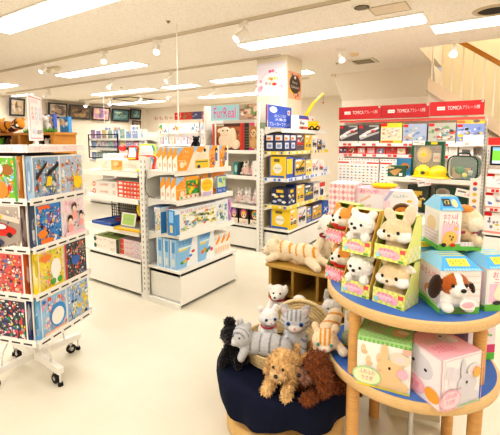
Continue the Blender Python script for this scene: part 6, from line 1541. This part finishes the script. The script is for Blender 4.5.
# white plush with red collar on the cabinet, right of the tiger
t = thing('plush_dog', 'white plush dog with a dark red collar leaning beside the tiger on the cabinet', 'plush toy', (-.925, 2.32, CT), R(10))
WPL = C('f4efe8'); CRM = C('f0dcc0')
plush_body('body', t, [('e', (0, .03, .10), (.07, .06, .1), CRM), ('e', (.02, -.01, .25), (.062, .056, .075), WPL), ('e', (.03, -.06, .225), (.035, .04, .032), WPL), ('e', (-.045, .0, .27), (.02, .03, .06), WPL, (0, R(25), 0)), ('e', (.08, .0, .26), (.02, .03, .06), WPL, (0, R(-20), 0)), ('c', (-.04, -.02, .15), (-.075, -.09, .07), .03, .026, CRM), ('c', (.04, -.02, .15), (.09, -.08, .1), .03, .026, CRM), ('c', (-.04, -.03, .04), (-.07, -.11, .03), .035, .03, CRM), ('c', (.04, -.03, .04), (.07, -.11, .03), .035, .03, CRM)], .006, 3, None, .003, 80)
m = MB().tube([(.055 * math.cos(2 * PI * k / 20), .01 + .055 * math.sin(2 * PI * k / 20), .185) for k in range(21)], .007, 6, C('8a2434'), 'matte'); m.build('collar', t)
dots(t, 'eye', [(.01, -.064, .265), (.055, -.056, .265)], (.007, .005, .007)); dots(t, 'nose', [(.035, -.1, .235)], (.01, .007, .008))
# white goose and dog inside the lower opening
t = thing('plush_goose', 'white plush goose with an orange red beak lying in the wooden cabinet', 'plush toy', (-.95, 2.14, .3985), R(4))
plush_body('body', t, [('e', (.06, .03, .042), (.15, .085, .042), WPL), ('e', (-.05, -.085, .11), (.05, .045, .05), W), ('e', (-.02, -.04, .06), (.07, .06, .045), WPL), ('e', (.07, -.06, .065), (.10, .05, .045), W)], .006, 3)
MB().ell((-.045, -.135, .13), (.03, .035, .016), C('ee4a22'), m='matte').build('beak', t)
dots(t, 'eye', [(-.08, -.122, .142), (-.02, -.122, .142)], (.006, .005, .006))
t = thing('plush_dog', 'white plush dog with a red collar peeking out of the left of the cabinet opening', 'plush toy', (-1.165, 2.07, .3985), R(20))
plush_body('body', t, [('e', (0, .03, .06), (.05, .05, .06), WPL), ('e', (.01, -.0, .135), (.055, .05, .05), WPL), ('e', (.0, -.045, .12), (.028, .028, .022), W), ('e', (-.04, 0, .155), (.018, .02, .034), WPL), ('e', (.058, 0, .155), (.018, .02, .034), WPL), ('c', (-.03, -.0, .06), (-.045, -.06, .03), .024, .024, WPL), ('c', (.03, -.0, .06), (.05, -.05, .03), .024, .022, WPL)], .006, 3)
m = MB().tube([(.005 + .046 * math.cos(2 * PI * k / 20), .012 + .046 * math.sin(2 * PI * k / 20), .092) for k in range(21)], .006, 6, C('b8283a'), 'matte'); m.build('collar', t)
dots(t, 'eye', [(-.012, -.048, .145), (.03, -.046, .145)], (.006, .005, .006)); dots(t, 'nose', [(.0, -.074, .127)], (.007, .005, .006))

# ------------------------------------------------------------------ pink boxes behind the plush boxes
DZ = .7455
def scales(F):
    F.rect(0, 0, 1, 1, C('f8ecea'))
    for i in range(6): F.k = 2; F.poly([(i / 6, .5), ((i + .5) / 6, .95), ((i + 1) / 6, .5), ((i + .5) / 6, .05)], C('e8a0a4') if i % 2 else C('f2c0c2'))
for i in range(6):
    carton('gift_box', ['bottom', 'second', 'third', 'fourth', 'fifth', 'topmost'][i] + ' flat pink diamond patterned box of the stack behind the plush shiba boxes', 'boxed toy', (.25, .3, .056), (-1.315 + .004 * (i % 2), 3.74, DZ + .0005 + i * .0565), R(3), C('f4d8d8'), {'FLR': scales}, 'flat pink diamond patterned boxes')
def pinkwin(F):
    F.rect(0, 0, 1, 1, C('f6d4dc')).rect(.05, .12, .72, .82, C('f4eeee')).poly([(.1, .6), (.35, .8), (.4, .74), (.14, .54)], C('f0c8a8')).poly([(.15, .4), (.4, .5), (.4, .42)], C('e8d0b0')).rect(.0, 0, 1, .1, C('e8506a')).rect(.74, .1, 1, .9, C('f8e6ea')).text('おへや', .1, .85, .6, .96, C('e86a90'))
carton('boxed_toy', 'pink box with a white window behind the white plush puppy boxes', 'boxed toy', (.36, .26, .30), (-1.01, 3.80, DZ + .0005), R(4), C('f4c4d0'), {'F': pinkwin, 'LR': pinkwin, 'T': lambda F: F.rect(0, 0, 1, 1, C('f6c8d2')).rect(.1, .3, .9, .7, C('f0b0c0'))})
t = thing('house_box', 'white house shaped box with a round window and an orange hamster toy inside', 'boxed plush toy', (-.755, 3.62, DZ + .0005), R(10))
m = MB(); hw_ = .145; hd = .08
pts = [(-hw_, -hd, 0), (hw_, -hd, 0), (hw_, -hd, .22), (.09, -hd, .31), (-.09, -hd, .31), (-hw_, -hd, .22)]
m.prism(pts, (0, 2 * hd, 0), C('f5f1f3'))
F = Face(m, (-hw_, -hd, 0), (2 * hw_, 0, 0), (0, 0, .31)); F.ell(.56, .42, .30, .24, C('8a6a4a')).ell(.56, .40, .27, .21, C('5a3c24')).text('ハムスター', .28, .8, .7, .9, C('6ab0a0')).ell(.75, .72, .07, .04, C('f2c83c')).rect(.0, .1, .2, .7, C('f6d4de')).text('なかよし', .03, .3, .17, .5, C('e0506a'))
F.poly([(0, .71), (.19, 1), (.3, 1), (.08, .68)], C('c4c0e0'))
m.build('box', t)
pm = MB().ell((.02, -.086, .115), (.07, .02, .055), C('d98a34')).ell((.03, -.095, .105), (.045, .018, .035), C('f0d0a0')); pm.build('plush_toy', t)
dots(t, 'eye', [(.0, -.108, .13), (.05, -.108, .13)], (.007, .004, .007))
t = thing('toy_dish', 'yellow dish shaped toy lying behind the white house shaped box', 'toy', (-.95, 3.80, DZ + .302), R(10))
MB().lathe([(0, .0), (.10, 0), (.125, .03), (.12, .034), (.09, .01), (0, .01)], 32, col=C('f4d020'), m='gloss').build('dish', t)

# ------------------------------------------------------------------ far shelves on the left
t = thing('wooden_shelf', 'tall brown wooden display shelf with plush toys, far behind the puzzle rack', 'shelf', (-6.75, 3.7, 0), 0)
WB = C('c98a3a')
MB().box(-.6, -.2, 1.60, .6, .2, 1.64, WB, 'woodx').build('top_board', t)
for x in (-.56, .52): MB().box(x - .05, -.2, 0, x + .04, .2, 1.60, WB, 'wood').build('side_panel', t)
for z in (.5, .95, 1.34): MB().box(-.52, -.19, z, .48, .18, z + .025, C('a8702c'), 'woodx').build('shelf_board', t)
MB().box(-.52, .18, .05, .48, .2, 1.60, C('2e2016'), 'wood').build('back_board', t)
def far_plush(lb, loc, rz, c1, c2, s, name='plush_toy', ears=True):
    t = thing(name, lb, 'plush toy', loc, rz, 'plush toys on the far left shelves')
    bl = [('e', (0, .02, .07), (.08, .07, .07), c1), ('e', (0, -.02, .17), (.07, .06, .06), c2), ('c', (-.05, -.03, .1), (-.08, -.08, .03), .025, .022, c1), ('c', (.05, -.03, .1), (.08, -.08, .03), .025, .022, c1)]
    if ears: bl += [('e', (-.055, 0, .22), (.022, .016, .026), c2), ('e', (.055, 0, .22), (.022, .016, .026), c2)]
    plush_body('body', t, bl, .009, 2)
    dots(t, 'eye', [(-.025, -.075, .18), (.025, -.075, .18)], (.009, .006, .009)); dots(t, 'nose', [(0, -.08, .16)], (.01, .006, .008))
    t.scale = (s,) * 3
far_plush('white plush toy at the left inside the far wooden shelf', (-7.00, 3.66, 1.3655), .3, W, W, .9)
far_plush('white plush toy with dark ears at the right inside the far wooden shelf', (-6.65, 3.66, 1.3655), .2, C('f0ece6'), W, .75)
far_plush('grey and white plush toy among green leaves on top of the far wooden shelf', (-6.72, 3.66, 1.6405), .45, C('b8b0a8'), C('c8c2ba'), 1.3)
far_plush('grey plush toy half hidden on the left on top of the far wooden shelf', (-7.05, 3.72, 1.6405), .45, C('9a948c'), C('d8d2c8'), 1.1)
rg = random.Random(9)
for i, x in enumerate((-7.14, -6.9, -6.58, -6.32)):
    t = thing('leaf_tuft', ['leftmost green leaf tuft on top of the far wooden shelf', 'green leaf tuft left of the grey and white plush toy', 'green leaf tuft right of the grey and white plush toy', 'rightmost green leaf tuft on top of the far wooden shelf'][i], 'artificial plant', (x, 3.56, 1.6405), 0, 'green leaf tufts on the far wooden shelf')
    m = MB()
    for k in range(40):
        a = rg.uniform(0, 6.28); l = rg.uniform(.05, .11); b = Vector((rg.uniform(-.08, .08), rg.uniform(-.03, .03), 0)); d = Vector((math.cos(a) * .06, math.sin(a) * .04, l)); s = Vector((-math.sin(a), math.cos(a), 0)) * .012
        m.poly([b - s, b + s, b + d], [C('6aa83c'), C('8cc24a'), C('4a8a30')][k % 3], 'matte')
    m.build('leaves', t)
for lb, x, w_, h, c, seed in (('navy picture box standing at the left on the far wooden shelf', -7.18, .2, .22, '2f3550', 1), ('blue picture box standing behind the grey plush on the far wooden shelf', -6.85, .3, .33, '4a62b8', 2), ('bright blue and orange picture box at the right on the far wooden shelf', -6.38, .26, .27, '4a9ae0', 3)):
    carton('picture_box', lb, 'boxed toy', (w_, .06, h), (x, 3.84, 1.6405), 0, C(c), {'F': lambda F, c=c, s=seed: F.rect(0, 0, 1, 1, C(c)).mosaic(0, 0, 1, 1, 12, [C(c), W, C('e8a84a'), C('d8c8b8')], s, .1, .4)}, 'picture boxes on the far wooden shelf')
# second far shelf with the orange tiger plush
t = thing('wooden_shelf', 'dark wooden shelf of plush animals at the far left edge behind the puzzle rack', 'shelf', (-8.28, 3.7, 0), 0)
MB().box(-.75, -.2, 1.60, .75, .25, 1.64, C('b8742c'), 'woodx').build('top_board', t)
for x in (-.72, .72): MB().box(x - .03, -.2, 0, x + .03, .25, 1.60, C('8a5a24'), 'wood').build('side_panel', t)
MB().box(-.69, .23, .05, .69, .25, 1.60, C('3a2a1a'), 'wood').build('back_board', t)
for z in (.8, 1.30): MB().box(-.69, -.19, z, .69, .22, z + .03, C('8a5a24'), 'woodx').build('shelf_board', t)
t = thing('plush_tiger', 'large orange plush tiger lying on the shelf at the far left edge', 'plush toy', (-7.95, 3.68, 1.6405), .35, 'plush toys on the far left shelves')
OT = C('e89a34')
def ot(p, i, c):
    if math.sin(p.x * 45 + p.z * 20) > .7: return C('4a2e1a')
    return c
plush_body('body', t, [('e', (-.1, 0, .12), (.26, .13, .12), OT), ('e', (.2, -.04, .17), (.12, .11, .11), OT), ('e', (.22, -.14, .13), (.06, .06, .05), W), ('e', (.13, 0, .27), (.035, .025, .035), OT), ('e', (.28, 0, .27), (.035, .025, .035), OT), ('c', (.1, -.08, .08), (.12, -.18, .04), .05, .045, OT), ('c', (-.25, -.05, .08), (-.3, -.17, .04), .06, .05, OT)], .012, 2, ot)
dots(t, 'eye', [(.17, -.135, .2), (.26, -.135, .2)], (.014, .01, .014)); dots(t, 'nose', [(.225, -.2, .14)], (.018, .012, .014))
far_plush('orange plush toy behind the large orange tiger at the far left', (-8.45, 3.72, 1.6405), .4, C('e8a84a'), C('f0b45a'), 1.3)
far_plush('green plush frog under the orange tiger at the far left edge', (-8.25, 3.62, 1.3305), .3, C('5a9a34'), C('6cb03c'), .95)
far_plush('dark brown plush toy under the orange tiger at the far left', (-7.9, 3.62, 1.3305), .3, C('4a3424'), C('5a402c'), .95)
far_plush('tan plush toy at the right end under the orange tiger', (-7.75, 3.62, 1.3305), .3, C('c8944a'), C('d8a85a'), .9)

# pale shelf unit with stationery behind the low island
shelving('gondola_shelf', 'far pale shelf unit of stationery packets behind the low island, left', 2.0, .4, 1.70, [.75, 1.05, 1.32, 1.55], .3, (-7.4, 6.0, 0), 0, 'far pale shelf units', backcol=C('f1ebe4'))
m = MB()
for a1 in ((-.55, 0, 0, -.53, .02, .56), (.53, 0, 0, .55, .02, .56), (-.53, 0, .54, .53, .02, .56), (-.53, 0, .26, .53, .02, .28), (-.53, 0, 0, .53, .02, .02)): m.box(*a1, BLACK, 'matte')
tag(m.build('wire_frame', None, (-7.80, 5.57, 1.09)), 'black rectangular display frame on the far stationery shelf', 'display_frame')  # plain black wire frame standing on the shelf, not a picture stand
rg = random.Random(21)
pastel = ['lilac', 'pale blue', 'pink', 'mint', 'cream', 'white']; pc = [C('b49fd6'), C('94b8e2'), C('eda0ba'), C('a4d4bc'), C('eed8a0'), C('ece6e4')]
posn = ['first', 'second', 'third', 'fourth', 'fifth', 'sixth', 'seventh', 'eighth', 'ninth']
for row, (z, rn) in enumerate(((1.05, 'lowest'), (1.32, 'middle'), (1.55, 'upper'), (1.70, 'top'))):
    if row == 3: continue
    for i in range(9):
        k = rg.randrange(6); h = rg.uniform(.15, .22); 
        carton('stationery_pack', '%s packet, %s from the left on the %s board of the far stationery shelf' % (pastel[k], posn[i], rn), 'stationery', (.17, .08, h), (-8.26 + i * .215, 5.69, z + .0005), 0, W,
               {'F': lambda F, k=k, s=row * 20 + i: F.rect(0, 0, 1, 1, pc[k]).mosaic(.05, .05, .95, .95, 8, [W, pc[(k + 2) % 6], C('a890c8'), C('8ab0d8'), C('e8a0b8')], s, .1, .35)}, 'packets on the far stationery shelf')
for i, (x, lb, c) in enumerate(((-8.1, 'white header card with blue marks at the left above the stationery shelf', '7aa8d8'), (-7.75, 'white header card with coloured dots above the black frame', 'e8a060'), (-7.1, 'white header card with a blue cloud right of the black frame', '8aa8e0'))):
    carton('header_card', lb, 'sign', (.3, .02, .16), (x, 5.95, 1.7005), 0, W, {'F': lambda F, c=c: F.rect(0, 0, 1, 1, C('f8f6f4')).ell(.35, .5, .16, .25, C(c)).ell(.6, .5, .1, .2, mixc(C(c), W, .5)).rect(.7, .3, .9, .7, C('b8b0b4'))}, 'header cards over the stationery shelf')

# further pale unit in the middle background
shelving('gondola_shelf', 'far pale shelf unit with pink doll packs behind the orange game boxes', 2.3, .4, 1.70, [.75, 1.12, 1.40], .3, (-7.0, 7.9, 0), 0, 'far pale shelf units', backcol=C('f1ebe4'))
for row, (z, n, pal, nm) in enumerate(((1.12, 10, [C('e8507a'), C('f2a0b8'), C('d83a4a'), C('8a4a3a'), C('f0c8d0')], 'pink doll pack'), (1.40, 10, [C('f0d8dc'), C('c8b0b8'), C('e8c0a8'), C('d8d0e8'), C('b8c8d8')], 'pale doll pack'))):
    for i in range(n):
        c = pal[(i * 3 + row) % len(pal)]
        carton('doll_pack', '%s %s from the left on the %s board of the far doll shelf' % ((posn + ['tenth'])[i], nm, ['lower', 'upper'][row]), 'doll', (.18, .08, .2), (-8.02 + i * .226, 7.62, z + .0005), 0, c, {'F': lambda F, c=c, i=i: F.rect(0, 0, 1, 1, mixc(c, W, .3)).ell(.5, .66, .22, .18, C('6a4030')).ell(.5, .6, .16, .14, C('f4d4bc')).ell(.5, .25, .3, .25, c).rect(0, .92, 1, 1, c)}, 'doll packs on the far doll shelf')
for i, (x, c, lb) in enumerate(((-7.95, [C('e8402c'), C('3aa05a'), C('8ac0e8'), W, C('f0a040')], 'colourful playset box with red and green shapes on the far shelf top'), (-7.55, [C('f2c83c'), C('8ac0e8'), W, C('f0953a'), C('e86a90')], 'colourful playset box with yellow and blue shapes on the far shelf top'), (-7.15, [C('f4e8d0'), C('e8c83c'), W, C('b8c8d8')], 'pale yellow playset box in the middle of the far shelf top'), (-6.78, [C('d8e0d8'), C('c89a4a'), W, C('7a9ab8')], 'white and blue playset box on the far shelf top'), (-6.48, [C('a8b8d0'), C('e8d0d8'), W, C('c8a8d0')], 'lilac playset box on the far shelf top'))):
    carton('playset_box', lb, 'boxed toy', (.34, .1, .26), (x, 7.7, 1.7005), 0, W, {'F': lambda F, c=c, i=i: F.rect(0, 0, 1, 1, C('f4f0ea')).mosaic(.0, .0, 1, 1, 16, c, 60 + i, .12, .35)}, 'playset boxes on the far shelf top')
t = thing('toy_pot', 'grey green toy pot on the far shelf top near the white shelf side', 'toy', (-6.05, 7.68, 1.7005))
MB().lathe([(0, 0), (.12, 0), (.15, .06), (.145, .14), (.12, .17)], 24, col=C('6c8480'), m='gloss').build('pot', t); MB().lathe([(.135, .165), (.14, .19), (.11, .2), (0, .21)], 24, col=C('4a5a5a'), m='gloss').build('lid', t)
far_plush('black plush toy peeking over the orange game boxes in the background', (-5.3, 6.0, 1.36), .5, C('17151a'), C('17151a'), 1.0)
tag(MB().box(-.2, -.15, 0, .2, .15, 1.36, C('f0e9e0'), 'steel').build('display_plinth', None, (-5.3, 6.0, 0), .3, bevel=.01), 'plain white plinth carrying the black plush toy in the background', 'plinth')

# banner and small writing on the back wall
for i, (c1, c2, lb) in enumerate((('d8322a', 'f0a080', 'red banner panel at the left end high on the back wall'), ('c83a30', '6a9a4a', 'red banner panel with green, second from the left on the back wall'), ('4a4a78', 'b85a6a', 'dark blue banner panel on the back wall'), ('9a6a80', 'e8b0b0', 'mauve banner panel at the right end on the back wall'))):
    m = MB().box(0, -.02, 0, .42, 0, .26, C(c1)); F = Face(m, (0, -.02, 0), (.42, 0, 0), (0, 0, .26)); F.mosaic(0, 0, 1, 1, 10, [C(c1), C(c2), mixc(C(c1), W, .3)], 80 + i, .15, .4)
    tag(m.build('banner', None, (-10.2 + i * .43, 10.4, 2.26)), lb, 'banner', 'banner panels high on the back wall')
m = MB().box(0, -.02, 0, .4, 0, .3, C('e0504a')); F = Face(m, (0, -.02, 0), (.4, 0, 0), (0, 0, .3)); F.ell(.5, .5, .3, .3, C('f2b0a0')).rect(.1, .1, .9, .25, W)
tag(m.build('banner', None, (-8.85, 10.4, 1.95)), 'small red and pink panel below the right end of the banner', 'banner', 'banner panels high on the back wall')
m = MB(); F = Face(m, (-11.3, 10.398, 2.28), (1.0, 0, 0), (0, 0, .14)); F.text('おもちゃ', 0, 0, 1, 1, C('b86a5a'))
tag(m.build('wall_lettering'), 'small reddish lettering on the back wall left of the banner', 'lettering')

# ------------------------------------------------------------------ camera and world
cam = bpy.data.cameras.new('camera'); co = bpy.data.objects.new('camera', cam); COL.objects.link(co)
cam.sensor_width = 36.0; cam.lens = 36.0 * 383 / 500; cam.shift_y = -(217.5 - 183.0) / 500
cam.clip_start = .02
co.location = (0, 0, 1.5); co.rotation_euler = (R(90 - 6.3), 0, R(33.5))
SC.camera = co
w = bpy.data.worlds.new('world'); SC.world = w; w.use_nodes = True
w.node_tree.nodes['Background'].inputs['Color'].default_value = (1, .95, .88, 1)
w.node_tree.nodes['Background'].inputs['Strength'].default_value = .5
SC.view_settings.view_transform = 'Standard'
SC.view_settings.look = 'Medium High Contrast'
SC.view_settings.exposure = 0.0
